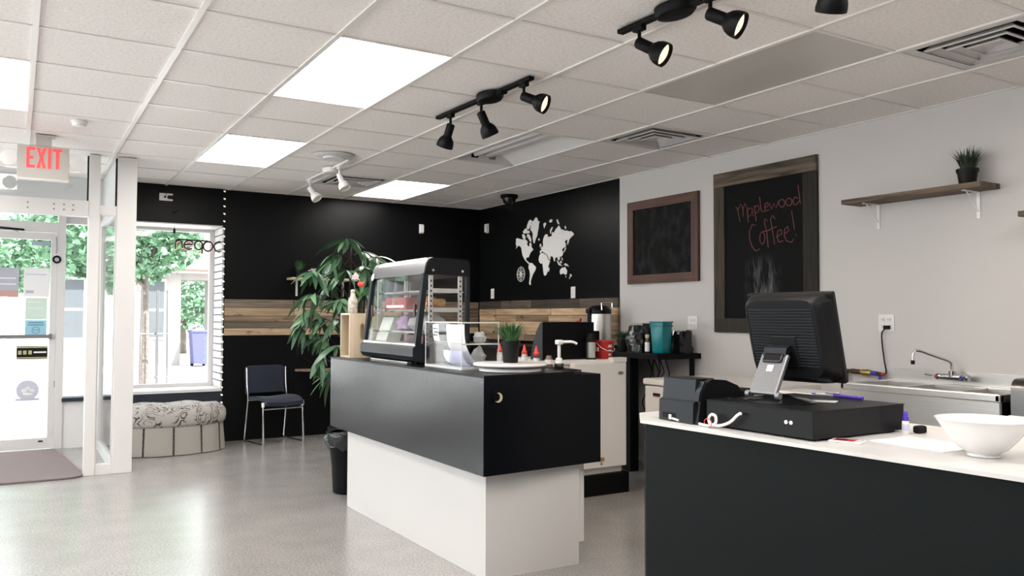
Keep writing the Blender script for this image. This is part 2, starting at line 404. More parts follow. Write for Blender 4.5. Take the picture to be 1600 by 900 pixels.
# --- painted brick jamb
jb = struct(bpy.data.objects.new('trim_1', None)); COL.objects.link(jb); jb.location = (1.84, FAR, .55)
bm_l = MB().box((0, 0, 0), (.022, .26, .066), .004, seg=1).mesh('brick'); bm_l.materials.append(M['brick_white'])
bm_s = MB().box((0, 0, 0), (.022, .125, .066), .004, seg=1).mesh('brick_short'); bm_s.materials.append(M['brick_white'])
for k in range(22):
    z = .034 + k*.0762; a, b = (bm_l, bm_s) if k % 2 else (bm_s, bm_l)
    wa = .26 if k % 2 else .125; wb = .385 - wa
    inst('brick', a, jb, (-.008, .012+wa/2, z)); inst('brick', b, jb, (-.008, .022+wa+wb/2, z))
# --- planks on the black walls
def planks_x(zs, mats, x0, x1, seed):
    rnd = random.Random(seed)
    for (zt, zb), ml in zip(zip(zs, zs[1:]), mats):
        x = x0; k = 0
        while x < x1-.02:
            ln = rnd.uniform(.55, 1.25)
            e = min(x1, x+ln)
            if x1-e < .25: e = x1
            th = .018 + rnd.uniform(0, .008)
            MB().box(((x+e)/2, FAR-th/2, (zt+zb)/2), (e-x-.003, th, zt-zb-.003), .002, seg=1).build('plank', ml[k % len(ml)], wf, smooth=None)
            x = e; k += 1
planks_x([1.472, 1.386, 1.300, 1.234, 1.168, 1.092], [['wood_grey_x'], ['wood_light_x','wood_light_x','wood_grey_x'], ['wood_mid_x','wood_grey_x','wood_mid_x'], ['wood_grey_x','wood_mid_x'], ['wood_light_x']], 1.845, W-.03, 3)
def planks_y(zs, mats, y0, y1, seed):
    rnd = random.Random(seed)
    for (zt, zb), ml in zip(zip(zs, zs[1:]), mats):
        y = y0; k = 0
        while y < y1-.02:
            ln = rnd.uniform(.35, .95)
            e = min(y1, y+ln)
            if y1-e < .2: e = y1
            th = .018 + rnd.uniform(0, .008)
            MB().box((W-th/2, (y+e)/2, (zt+zb)/2), (th, e-y-.003, zt-zb-.003), .002, seg=1).build('plank', ml[k % len(ml)], wrf, smooth=None)
            y = e; k += 1
planks_y([1.482, 1.388, 1.315, 1.245, 1.175, 1.10, 1.03], [['wood_grey_y','wood_dark_y','wood_grey_y','wood_dark_y'], ['wood_light_y'], ['wood_light_y','wood_light_y','wood_mid_y'], ['wood_light_y','wood_mid_y','wood_light_y'], ['wood_mid_y','wood_light_y'], ['wood_mid_y']], 6.118, FAR-.03, 11)

# ---------------------------------------------------------------- ceiling: tiles in a grid
T, X0, Y0 = .6096, .0489, 3.6957
ceil = struct(MB().b2((XL-.1, YB-.1, CE+.16), (W+.12, SF+.06, CE+.26)).build('ceiling', 'white_paint', smooth=None))
LIT = [(2,0), (2,4), (-1,2), (5,6), (2,-4), (-1,-2), (-1,-6), (2,-8), (5,-6), (-4,0), (-4,4), (-4,-4)]
OFF_OPEN, OFF_FLAT = (5,2), (5,-2)
VENTS = [(6,-3), (6,1), (4,6)]
used = set(VENTS)
for (i, j) in LIT + [OFF_OPEN, OFF_FLAT]: used |= {(i, j), (i, j+1)}
full = MB().box((0,0,0), (T-.004, T-.004, .014)).mesh('ceiling_tile'); full.materials.append(M['tile'])
I0, I1, J0, J1 = -6, 7, -10, 8
for i in range(I0, I1+1):
    for j in range(J0, J1+1):
        if (i, j) in used: continue
        x0, x1 = max(XL, X0+i*T), min(W, X0+(i+1)*T); y0, y1 = max(YB, Y0+j*T), min(FAR+.02, Y0+(j+1)*T)
        if x1-x0 < .02 or y1-y0 < .02: continue
        if x1-x0 > T-.01 and y1-y0 > T-.01:
            inst('ceiling_tile', full, ceil, ((x0+x1)/2, (y0+y1)/2, CE+.013))
        else:
            me = MB().box((0,0,0), (x1-x0-.004, y1-y0-.004, .014)).mesh('ceiling_tile'); me.materials.append(M['tile'])
            inst('ceiling_tile', me, ceil, ((x0+x1)/2, (y0+y1)/2, CE+.013))
tee_m = MB().box((0,0,0), (T-.026, .020, .0055)).mesh('cross_tee'); tee_m.materials.append(M['tee'])
for i in range(I0, I1+2):
    x = X0+i*T
    if XL < x < W: MB().b2((x-.013, YB, CE-.004), (x+.013, FAR+.01, CE+.005)).build('grid_runner', 'tee', ceil, smooth=None)
for j in range(J0, J1+2):
    y = Y0+j*T
    if not YB < y < FAR: continue
    for i in range(I0, I1+1):
        if any(i == a_ and j == b_+1 for a_, b_ in LIT+[OFF_OPEN, OFF_FLAT]): continue
        x0, x1 = max(XL, X0+i*T+.013), min(W, X0+(i+1)*T-.013)
        if x1-x0 > T-.03: inst('cross_tee', tee_m, ceil, ((x0+x1)/2, y, CE+.003))
        else: MB().b2((x0, y-.010, CE), (x1, y+.010, CE+.0055)).build('cross_tee', 'tee', ceil, smooth=None)
for nm, lo, hi in (('wall_angle', (W-.02, YB, CE-.001), (W, FAR, CE+.005)), ('wall_angle', (1.84, FAR-.02, CE-.001), (W, FAR, CE+.005))):
    MB().b2(lo, hi).build(nm, 'tee', ceil, smooth=None)

where = {(2,0): 'lit ceiling light panel nearest the front, above the floor left of counter', (2,4): 'lit ceiling light panel farther back, above the ottoman side of the room',
         (-1,2): 'lit ceiling light panel cut by the left edge of the photo', (5,6): 'lit ceiling light panel close to the black far wall'}
for (i, j) in LIT:
    lab = where.get((i, j), 'lit ceiling light panel behind or beside the camera, out of view')
    x, y = X0+(i+.5)*T, Y0+(j+1)*T
    if y-T < YB: continue
    t = thing('ceiling_light', lab, 'ceiling light', (x, y, CE+.006), group='lit panels in the ceiling grid')
    w_, l_ = T-.024, 2*T-.024
    MB().b2((-w_/2, -l_/2, .006), (w_/2, l_/2, .012)).build('diffuser', 'panel', t, smooth=None)
    fb = MB()
    for sx in (-1, 1): fb.box((sx*w_/2, 0, .05), (.012, l_, .10))
    for sy in (-1, 1): fb.box((0, sy*l_/2, .05), (w_, .012, .10))
    fb.box((0, 0, .105), (w_, l_, .01))
    fb.build('housing', 'white_frame', t, smooth=None)
# flat cover, switched off
x, y = X0+(OFF_FLAT[0]+.5)*T, Y0+(OFF_FLAT[1]+1)*T
t = thing('ceiling_light', 'unlit ceiling light with plain grey cover above the chalkboards', 'ceiling light', (x, y, CE))
MB().b2((-T/2+.015, -T+.015, .004), (T/2-.015, T-.015, .010)).build('diffuser', mat('diffuser_off', (.56,.53,.50), .35), t, smooth=None)
# open fixture with bare tube
x, y = X0+(OFF_OPEN[0]+.5)*T, Y0+(OFF_OPEN[1]+1)*T
t = thing('ceiling_light', 'unlit ceiling light without cover, its fluorescent tube bare', 'ceiling light', (x, y, CE))
a, b_ = T/2-.013, T-.013
tr = MB()
tr.quad((-a, -b_, .004), (-a, b_, .004), (-a+.07, b_, .10), (-a+.07, -b_, .10)); tr.quad((a, -b_, .004), (a-.17, -b_, .10), (a-.17, b_, .10), (a, b_, .004))
tr.quad((-a+.07, -b_, .10), (-a+.07, b_, .10), (a-.17, b_, .10), (a-.17, -b_, .10))
tr.build('reflector', 'white_gloss', t, smooth=None)
for yy in (-b_, b_-.012): MB().b2((-a, yy, .004), (a, yy+.012, .10)).build('end_plate', 'white_frame', t, smooth=None)
MB().tube([(-.10, -b_+.03, .060), (-.10, b_-.03, .060)], .019, 12).build('fluorescent_tube', mat('tube_off', (.86,.86,.88), .3), t)
MB().b2((.0, -b_+.02, .05), (.07, b_-.02, .10), .008).build('ballast_cover', 'white_frame', t, smooth=None)
for xx in (-.10, .07):
    for yy in (-b_+.02, b_-.02): MB().b2((xx-.028, yy-.012, .035), (xx+.028, yy+.012, .10)).build('lamp_holder', 'rubber' if xx < 0 else 'grey_metal', t, smooth=None)

# --- air diffusers
vl = {(6,-3): 'large square ceiling air vent at the upper right corner of the photo', (6,1): 'square ceiling air vent above the small chalkboard', (4,6): 'square ceiling air vent behind the white track light'}
for (i, j) in VENTS:
    t = thing('ceiling_vent', vl[(i, j)], 'air vent', (X0+(i+.5)*T, Y0+(j+.5)*T, CE), group='square ceiling vents')
    h = T/2-.014
    f = MB()
    f.quad((-h,-h,.003),(h,-h,.003),(h-.05,-h+.05,.004),(-h+.05,-h+.05,.004)); f.quad((h,-h,.003),(h,h,.003),(h-.05,h-.05,.004),(h-.05,-h+.05,.004))
    f.quad((h,h,.003),(-h,h,.003),(-h+.05,h-.05,.004),(h-.05,h-.05,.004)); f.quad((-h,h,.003),(-h,-h,.003),(-h+.05,-h+.05,.004),(-h+.05,h-.05,.004))
    f.build('vent_frame', 'white_frame', t, smooth=None)
    for k, (a0, a1, z0, z1) in enumerate(((.218, .188, .022, -.005), (.152, .122, .022, -.005), (.088, .058, .022, -.005))):
        r = MB(); q0 = [(-a0,-a0),(a0,-a0),(a0,a0),(-a0,a0)]; q1 = [(-a1,-a1),(a1,-a1),(a1,a1),(-a1,a1)]
        # cone louvre flaring outwards towards the room
        for n in range(4):
            A, B = q1[n], q1[(n+1) % 4]; C_, D = q0[(n+1) % 4], q0[n]
            r.quad((A[0],A[1],z0), (B[0],B[1],z0), (C_[0],C_[1],z1), (D[0],D[1],z1))
            o = .012/a0
            r.quad((D[0],D[1],z1), (C_[0],C_[1],z1), (C_[0]*(1-o),C_[1]*(1-o),z1-.004), (D[0]*(1-o),D[1]*(1-o),z1-.004))
        r.build('louvre', 'white_frame', t, smooth=None)
    MB().b2((-.045,-.045,.012), (.045,.045,.02)).build('centre_plate', 'white_frame', t, smooth=None)
    d = MB(); d.b2((-h,-h,.14), (h,h,.15))
    for sgn in (-1, 1): d.b2((sgn*h-.003,-h,.005), (sgn*h+.003,h,.15)); d.b2((-h,sgn*h-.003,.005), (h,sgn*h+.003,.15))
    d.build('duct_box', 'black', t, smooth=None)

# --- round speaker, smoke detector, dome camera
t = thing('ceiling_speaker', 'round white ceiling speaker beside the white track light', 'ceiling speaker', (2.20, 6.48, CE))
MB().lathe([(.06,-.016),(.075,-.020),(.155,-.008),(.165,0)], 32).build('trim_ring', 'white_frame', t)
MB().lathe([(.02,-.038),(.085,-.032),(.09,-.012)], 32).build('centre_cone', 'white_frame', t)
t = thing('smoke_detector', 'small round white smoke detector on the ceiling near the exit sign', 'smoke detector', (.34, 6.27, CE))
MB().lathe([(.03,-.035),(.042,-.03),(.046,-.012),(.052,-.01),(.052,.004)], 24).build('detector_body', 'white_gloss', t)
t = thing('dome_camera', 'black dome security camera on the ceiling in the far corner', 'camera', (4.55, 7.62, CE))
MB().lathe([(.085,-.035),(.095,-.028),(.095,.004)], 24).build('camera_base', 'black', t)
MB().lathe([(.004,-.105),(.035,-.10),(.06,-.082),(.072,-.05),(.074,-.033)], 24).build('dome', 'black_gloss', t)
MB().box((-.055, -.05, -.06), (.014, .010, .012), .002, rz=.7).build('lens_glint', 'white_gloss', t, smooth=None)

# ---------------------------------------------------------------- entry vestibule (glazed partition)
v = struct(bpy.data.objects.new('window_2', None)); COL.objects.link(v); v.location = (.6, 7.52, 0)
PY0, PY1 = 7.49, 7.58
wpart(v, 'post', (.697, PY0, 0), (.845, PY1, CE), 'white_frame', .004)
wpart(v, 'post', (.487, PY0, 0), (.570, PY1, CE), 'white_frame', .004)
wpart(v, 'post', (-1.45, PY0, 0), (-1.35, PY1, CE), 'white_frame', .004)
wpart(v, 'transom_bar', (-1.35, PY0-.004, 2.10), (.487, PY1, 2.228), 'white_frame', .003)
wpart(v, 'transom_bar', (.570, PY0+.01, 2.12), (.697, PY1, 2.20), 'white_frame', .003)
wpart(v, 'bottom_rail', (.570, PY0+.008, 0), (.697, PY1-.01, .085), 'white_frame', .003)
wpart(v, 'glazing_bead', (.570, PY0+.02, .085), (.582, PY1-.02, 2.12), 'white_frame')
wpart(v, 'glazing_bead', (.686, PY0+.02, .085), (.697, PY1-.02, 2.12), 'white_frame'); wpart(v, 'glazing_bead', (.686, PY0+.02, 2.20), (.697, PY1-.02, CE-.01), 'rubber')
wpart(v, 'glazing_bead', (.476, PY0+.02, 2.228), (.487, PY1-.02, CE-.01), 'rubber')
wpart(v, 'pane', (.582, 7.532, .085), (.686, 7.538, 2.12), 'window_glass')
wpart(v, 'pane', (-1.35, 7.532, 2.228), (.476, 7.538, CE-.004), 'window_glass')
wpart(v, 'pane', (.57, 7.532, 2.20), (.686, 7.538, CE-.004), 'window_glass')
for x in (.06, .24, .31, .375):
    for z in (2.145, 2.185):
        MB().lathe([(.005,-.002),(.007,.003)], 8, mx=aim_matrix((x-.6, PY0-.006-7.52, z), (0,-1,0))).build('screw', 'grey_metal', v)
# side glazing of the vestibule
v3 = struct(bpy.data.objects.new('window_3', None)); COL.objects.link(v3); v3.location = (.72, 8.2, 0)
wpart(v3, 'bottom_rail', (.695, PY1, 0), (.745, 9.0, .09), 'white_frame', .003)
wpart(v3, 'top_rail', (.695, PY1, 2.16), (.745, 9.0, 2.22), 'white_frame', .003)
wpart(v3, 'post', (.695, 8.93, .09), (.745, 9.0, 2.16), 'white_frame', .003)
wpart(v3, 'pane', (.717, PY1, .09), (.723, 8.93, 2.16), 'window_glass')

# ---------------------------------------------------------------- storefront: door, sidelight, far-left window
d1 = struct(bpy.data.objects.new('door_1', None)); COL.objects.link(d1); d1.location = (-.15, 9.2, 0)
DY0, DY1 = 9.18, 9.225
wpart(d1, 'stile', (.278, DY0, .012), (.335, DY1, 2.10), 'white_frame', .003)
wpart(d1, 'stile', (-.64, DY0, .012), (-.583, DY1, 2.10), 'white_frame', .003)
wpart(d1, 'top_rail', (-.583, DY0, 2.03), (.278, DY1, 2.10), 'white_frame', .003)
wpart(d1, 'bottom_rail', (-.583, DY0, .012), (.278, DY1, .115), 'white_frame', .003)
wpart(d1, 'pane', (-.583, 9.199, .115), (.278, 9.205, 2.03), 'window_glass')
pb = wpart(d1, 'push_bar', (-.60, DY0-.05, 1.075), (.285, DY0-.025, 1.11), 'grey_metal', .006)
for xx in (-.605, .272): wpart(d1, 'bar_mount', (xx, DY0-.05, 1.068), (xx+.028, DY0, 1.117), 'grey_metal', .003)
wpart(d1, 'door_closer', (-.62, DY0-.055, 2.105), (-.30, DY0-.005, 2.16), 'grey_metal', .005)
MB().tube([(-.18, -.06, 2.135), (.20, -.055, 2.115)], .010, 8).build('closer_arm', 'rubber', d1)
MB().tube([(-.18, -.05, 2.15), (.15, -.035, 2.105)], .007, 8).build('closer_arm', 'rubber', d1)
wpart(d1, 'lock', (.205, DY0-.004, .075), (.245, DY0, .09), 'rubber')
wpart(d1, 'hinge', (.328, DY0-.018, .60), (.342, DY0, .66), 'grey_metal')
wpart(d1, 'door_frame', (.335, 9.15, 0), (.405, 9.26, 2.30), 'white_frame', .003)
wpart(d1, 'door_frame', (-.71, 9.15, 0), (-.64, 9.26, 2.30), 'white_frame', .003)
wpart(d1, 'door_frame', (-.64, 9.15, 2.105), (.335, 9.26, 2.20), 'white_frame', .003)
wpart(d1, 'transom_pane', (-.64, 9.199, 2.20), (.335, 9.205, 2.30), 'window_glass')
MB().tube([(.47,-.06,2.06), (.475,-.06,1.95), (.47,-.06,1.90)], .006, 6).build('cable', 'grey_metal', d1)
MB().tube(arc((.478,1.84), .03, 0, 360, 12, 'XZ', -.06)[:-1], .011, 6, closed=True).build('cable_coil', 'rubber', d1)
wn4 = struct(bpy.data.objects.new('window_4', None)); COL.objects.link(wn4); wn4.location = (.5, 9.25, 0)
wpart(wn4, 'knee_panel', (.405, 9.17, 0), (.70, 9.32, .455), 'white_paint')
wpart(wn4, 'knee_cap', (.395, 9.13, .455), (.70, 9.34, .492), 'knee_navy')
wpart(wn4, 'frame', (.405, 9.20, 2.20), (.70, 9.26, 2.30), 'white_frame')
wpart(wn4, 'frame', (.70, 9.20, 0), (.77, 9.30, 2.30), 'white_frame')
wpart(wn4, 'pane', (.405, 9.227, .492), (.70, 9.233, 2.20), 'window_glass')
wn5 = struct(bpy.data.objects.new('window_5', None)); COL.objects.link(wn5); wn5.location = (-2.1, 9.25, 0)
wpart(wn5, 'knee_panel', (XL, 9.10, 0), (-.71, 9.32, .45), 'white_paint')
wpart(wn5, 'mullion', (-.80, 9.2, .45), (-.71, 9.26, 2.30), 'white_frame'); wpart(wn5, 'mullion', (-2.2, 9.2, .45), (-2.12, 9.26, 2.30), 'white_frame'); wpart(wn5, 'mullion', (XL, 9.2, .45), (XL+.08, 9.26, 2.30), 'white_frame')
wpart(wn5, 'pane', (-2.12, 9.227, .45), (-.80, 9.233, 2.30), 'window_glass'); wpart(wn5, 'pane', (XL+.08, 9.227, .45), (-2.2, 9.233, 2.30), 'window_glass')
# ================================================================ large furniture
# --- black and white service counter
CT = 1.012
t = thing('service_counter', 'service counter with black upper box on a narrower white base', 'counter', (2.28, 4.5, 0))
def loc(poly, o): return [(a-o[0], b-o[1]) for a, b in poly]
o_ = (2.28, 4.5)
box = [(1.93,3.46), (2.672,3.52), (2.645,5.64), (1.902,5.62)]
bx_ = MB().prism(loc(box, o_), .53, .995).build('upper_box', 'counter_black', t, smooth=None)
MB().prism(loc([(1.9285,3.463), (1.931,3.463), (1.904,5.62), (1.9005,5.62)], o_), .53, 1.0).build('front_panel', 'counter_front', t, smooth=None)
MB().prism(loc([(1.93,3.46), (2.49,3.505), (2.62,3.62), (2.645,5.64), (1.902,5.62)], o_), .995, CT).build('top_slab', 'counter_black', t, smooth=None)
MB().prism(loc([(2.0,3.565), (2.56,3.56), (2.56,5.44), (1.965,5.44)], o_), .0, .53).build('base', mat('base_white', (.57,.552,.535), .5, bump=.03, bscale=60), t, smooth=None)
MB().prism(loc([(2.56,3.60), (2.625,3.605), (2.60,5.40), (2.56,5.40)], o_), .10, .53).build('cabinet_side', 'white_frame', t, smooth=None)
gx, gy, gz = 2.0-o_[0], 3.462-o_[1], .905
MB().lathe([(.026,0),(.031,.004),(.031,.012)], 24, mx=aim_matrix((gx, gy+.006, gz), (0,-1,0))).build('grommet_ring', 'black', t)
MB().lathe([(.001,0),(.024,.002)], 24, mx=aim_matrix((gx+.003, gy-.009, gz), (0,-1,0))).build('grommet_disc', 'cream', t)
MB().lathe([(.001,0),(.020,.001)], 24, mx=aim_matrix((gx-.008, gy-.012, gz+.003), (0,-1,0))).build('grommet_hole', 'black', t)

# --- front checkout counter
ZC = .90
t = thing('checkout_counter', 'black checkout counter with white marbled top in the right foreground', 'counter', (2.5, 1.4, 0))
top = [(2.07,2.475), (2.22,2.66), (2.86,2.70), (2.95,.2), (2.205,.2)]
MB().prism(loc([(2.085,2.46), (2.23,2.64), (2.85,2.68), (2.94,.215), (2.22,.215)], (2.5,1.4)), 0, ZC-.012).build('body', 'front_black', t, smooth=None)
MB().prism(loc(top, (2.5,1.4)), ZC-.012, ZC).build('top', mat('marble', (.62,.60,.58), .3, noise=.06, nscale=5), t, smooth=None)

# --- wall-side back counter
t = thing('back_counter', 'long black bar counter along the wall under the planks', 'counter', (4.6, 6.9, 0))
q = (4.6, 6.9, 0)
def tb(lo, hi, name, mt, par, o, bevel=0.0):
    return MB().b2([a-b for a, b in zip(lo, o)], [a-b for a, b in zip(hi, o)], bevel).build(name, mt, par, smooth=None)
tb((4.39, 5.04, .955), (W-.002, 8.80, 1.0), 'top', 'black', t, q, .003)
tb((4.44, 5.44, 0), (4.53, 5.54, .955), 'leg', 'black', t, q); tb((4.44, 7.2, 0), (4.53, 7.3, .955), 'leg', 'black', t, q); tb((4.44, 8.6, 0), (4.53, 8.7, .955), 'leg', 'black', t, q)
tb((4.79, 5.07, .0), (4.82, 5.10, .955), 'bracket_leg', 'black', t, q)
tb((4.80, 5.9, .0), (4.86, 8.75, .955), 'back_panel', 'black', t, q)
tb((4.45, 5.6, .05), (4.49, 8.6, .945), 'front_panel', 'black', t, q)

# --- small white fridge on a black stand
t = thing('mini_fridge', 'small white refrigerator behind the service counter, red bucket on top', 'refrigerator', (3.6, 5.1, 0))
q = (3.6, 5.1, 0)
tb((3.27, 4.86, .15), (3.885, 5.46, .955), 'body', 'white_appl', t, q, .006)
tb((3.25, 4.84, .955), (3.885, 5.47, .985), 'top', 'white_appl', t, q, .006)
dr = tb((3.405, 4.795, .205), (3.880, 4.855, .965), 'door', 'white_appl', t, q, .008)
MB().lathe([(.001,0),(.024,.002),(.027,0.0)], 20, mx=aim_matrix((3.825-3.6, 4.793-5.1, .885), (0,-1,0)) @ Matrix.Diagonal((1,.5,1,1))).build('badge', 'grey_metal', dr)
tb((3.76, 4.79, .965), (3.88, 4.86, .999), 'hinge_cover', 'white_appl', t, q, .004)
tb((3.62, 4.789, .255), (3.67, 4.797, .28), 'label_plate', 'brass', dr, q)
MB().lathe([(.006,0),(.009,.004)], 10, mx=aim_matrix((3.645-3.6, 4.795-5.1, .235), (0,-1,0))).build('lock', 'grey_metal', dr)
tb((3.27, 4.83, .0), (3.93, 5.46, .15), 'stand', 'black', t, q)

# --- white chest freezer
t = thing('chest_freezer', 'white chest freezer behind the receipt printer', 'freezer', (4.25, 4.2, 0))
q = (4.25, 4.2, 0)
tb((3.955, 3.72, .02), (4.68, 4.68, .80), 'body', 'white_appl', t, q, .012)
ld = tb((3.945, 3.71, .806), (4.69, 4.69, .85), 'lid', 'white_appl', t, q, .01)
bdg = tb((3.948, 4.51, .728), (3.956, 4.58, .750), 'badge', 'rubber', t, q); tb((3.945, 4.515, .730), (3.948, 4.575, .734), 'badge_stripe', 'red', bdg, q)

# --- steel sink on the right wall
t = thing('sink', 'stainless steel compartment sink with backsplash against the white wall', 'sink', (4.6, 2.83, 0))
q = (4.6, 2.83, 0)
SX0, SX1, SY0, SY1 = 4.37, 4.852, 2.35, 3.315
tb((SX1, SY0, .86), (4.868, SY1+.02, .975), 'backsplash', 'steel', t, q, .002)
tb((SX0-.012, SY0, .858), (SX0+.03, SY1, .902), 'front_rim', 'steel', t, q, .008)
tb((SX0-.012, SY0, .858), (SX1, SY0+.03, .902), 'side_rim', 'steel', t, q, .006); tb((SX0-.012, SY1-.03, .858), (SX1, SY1, .902), 'side_rim', 'steel', t, q, .006)
tb((SX1-.07, SY0, .858), (SX1, SY1, .898), 'back_rim', 'steel', t, q, .004)
tb((SX0, SY0+.01, .52), (SX0+.012, SY1-.01, .862), 'front_apron', 'steel', t, q, .002)
tb((SX0, SY0, .52), (SX1, SY0+.012, .862), 'side_apron', 'steel_dark', t, q); tb((SX0, SY1-.012, .52), (SX1, SY1, .862), 'side_apron', 'steel', t, q)
tb((SX0, SY0, .52), (SX1, SY1, .535), 'basin_floor', 'steel', t, q)
for yy in (2.66, 2.98): tb((SX0+.01, yy-.012, .53), (SX1-.06, yy+.012, .896), 'divider', 'steel', t, q, .004)
for xx in (SX0+.03, SX1-.06):
    for yy in (SY0+.04, SY1-.06): MB().tube([(xx-q[0], yy-q[1], 0), (xx-q[0], yy-q[1], .52)], .02, 12).build('leg', 'steel', t)
f = thing('faucet', 'chrome wall faucet with swing spout over the sink', 'faucet', (4.80, 2.86, .945))
MB().tube([(-.01,-.10,0), (-.01,.09,0)], .020, 12).build('valve_body', 'chrome', f)
MB().tube([(-.01,0,0), (-.01,0,.035)], .022, 12).build('spout_base', 'chrome', f)
MB().tube([(-.01,0,.03), (-.012,.002,.085), (-.03,.018,.10), (-.17,.10,.155), (-.19,.112,.158), (-.203,.12,.150), (-.208,.123,.12), (-.208,.123,.092)], [.011,.010,.0095,.0085,.0085,.0085,.0085,.0085], 10).build('spout', 'chrome', f)
MB().lathe([(.011,0),(.012,.02),(.009,.024)], 12, c=(-.208,.123,.075)).build('aerator', 'rubber', f)
for yy, mt in ((.075, 'red'), (-.075, 'blue')):
    MB().lathe([(.016,0),(.018,.012),(.012,.018)], 12, mx=aim_matrix((-.03, yy, 0), (-1,0,0))).build('handle_hub', 'chrome', f)
    MB().lathe([(.009,0),(.010,.006)], 10, mx=aim_matrix((-.048, yy, 0), (-1,0,0))).build('temperature_button', mt, f)
    MB().tube([(-.04, yy, 0), (-.055, yy+(.07 if yy > 0 else -.03), .012)], [.008,.006], 8).build('lever', 'chrome', f)
MB().tube([(.0,-.06,0), (.045,-.06,0)], .014, 10).build('inlet', 'chrome', f); MB().tube([(.0,.06,0), (.045,.06,0)], .014, 10).build('inlet', 'chrome', f)
# pipes along the wall left of the sink
p = thing('water_pipe', 'brown water pipe with brass valve on the wall left of the sink', 'pipe', (4.83, 3.6, .94))
MB().tube([(0,.42,.0), (0,.02,.0), (0,-.02,0)], .012, 10).build('pipe', 'copper_brown', p); MB().tube([(0,.02,0), (0,.02,-.20)], .012, 10).build('pipe', 'copper_brown', p)
MB().tube([(0,-.02,-.001), (0,-.09,-.004)], .017, 10).build('coupling', 'copper_brown', p)
MB().tube([(0,-.09,-.004), (0,-.11,-.005), (0,-.15,-.006), (0,-.17,-.006)], [.016,.022,.022,.016], 10).build('brass_valve', 'brass', p)
MB().tube([(0,-.17,-.006), (0,-.21,-.008)], .015, 10).build('blue_fitting', 'blue', p); MB().tube([(0,-.21,-.008), (0,-.245,-.012)], .014, 10).build('dark_fitting', 'copper_brown', p)
MB().tube([(0,-.232,-.012), (0,-.232,-.06)], .011, 10).build('blue_fitting', 'blue', p); MB().tube([(0,-.245,-.012), (0,-.262,-.012)], .012, 10).build('red_fitting', 'red', p)
# stainless dispenser at right edge
a = thing('steel_dispenser', 'dark stainless steel appliance with rounded top at the right edge beside the sink', 'appliance', (4.55, 2.12, 0))
pr_ = [(-.16,.50), (.14,.50), (.14,.985)] + [(-.16+.06+.06*math.cos(math.radians(an)), .925+.06*math.sin(math.radians(an))) for an in (90,110,130,150,165,180)]
MB().prism(pr_, -.24, .195, 'XZ').build('hood', 'steel_dark', a, smooth=30)
MB().b2((-.19,-.24,.72), (-.16,.195,.80), .005).build('drip_tray', 'steel', a, smooth=None)
MB().b2((-.15,-.22,.0), (.13,.18,.50)).build('cabinet', 'steel_dark', a, smooth=None)

M['piping_dark'] = mat('piping_dark', (.05,.047,.045), .9, noise=.8, nscale=60)
# --- ottoman
t = thing('ottoman', 'oval tufted ottoman with paisley cushion and pleated beige skirt under the window', 'ottoman', (1.272, 8.49, 0))
A_, B_ = .50, .315
def rim(k, n, r0=1.0):
    a = 2*PI*k/n; return (A_*r0*math.cos(a), B_*r0*math.sin(a))
cu = MB(); n = 64; rows = [(1.02,.265),(1.055,.29),(1.07,.33),(1.06,.38),(1.0,.42),(.88,.445),(.7,.452),(.5,.455),(.3,.455),(.1,.452)]
rings = []
tuft = [(0,0)] + [(.55*math.cos(2*PI*k/6), .55*math.sin(2*PI*k/6)) for k in range(6)]
for r0, z in rows:
    ring = []
    for k in range(n):
        a = 2*PI*k/n; dz = 0
        if r0 < .95:
            u, w2 = r0*math.cos(a), r0*math.sin(a)
            for tx, ty in tuft: dz -= .045*math.exp(-((u-tx)**2+(w2-ty)**2)/.012)
            dz += .012*math.cos(6*a)*r0
        rr = r0 + (.012*math.sin(11*a) if z < .42 else 0)
        ring.append(cu.bm.verts.new((A_*rr*math.cos(a), B_*rr*math.sin(a), z+dz)))
    rings.append(ring)
for P_, Q_ in zip(rings, rings[1:]):
    for k in range(n): cu.bm.faces.new((P_[k], P_[(k+1) % n], Q_[(k+1) % n], Q_[k]))
cu.bm.faces.new(rings[-1]); cu.bm.faces.new(list(reversed(rings[0])))
cu.build('cushion', 'paisley', t, smooth=80)
NP = 12
for k in range(NP):
    a0, a1 = 2*PI*(k+.03)/NP, 2*PI*(k+.97)/NP; s_ = MB(); R1, R2_ = [], []
    for q_ in range(9):
        a = a0+(a1-a0)*q_/8; bulge = .012*math.sin(PI*q_/8)
        R1.append(s_.bm.verts.new((A_*1.0*math.cos(a), B_*1.0*math.sin(a), .28))); R2_.append(s_.bm.verts.new(((A_*1.03+bulge)*math.cos(a), (B_*1.04+bulge)*math.sin(a), .006)))
    for q_ in range(8): s_.bm.faces.new((R1[q_], R1[q_+1], R2_[q_+1], R2_[q_]))
    s_.build('skirt_panel', 'skirt', t, smooth=80)
    a = 2*PI*k/NP
    MB().tube([(A_*.995*math.cos(a), B_*.995*math.sin(a), .28), (A_*1.02*math.cos(a), B_*1.03*math.sin(a), .005)], .010, 6).build('pleat_piping', 'piping_dark', t)
MB().lathe([(.93,.0),(.93,.27)], 48, sx=A_, sy=B_).build('inner_drum', 'black', t)

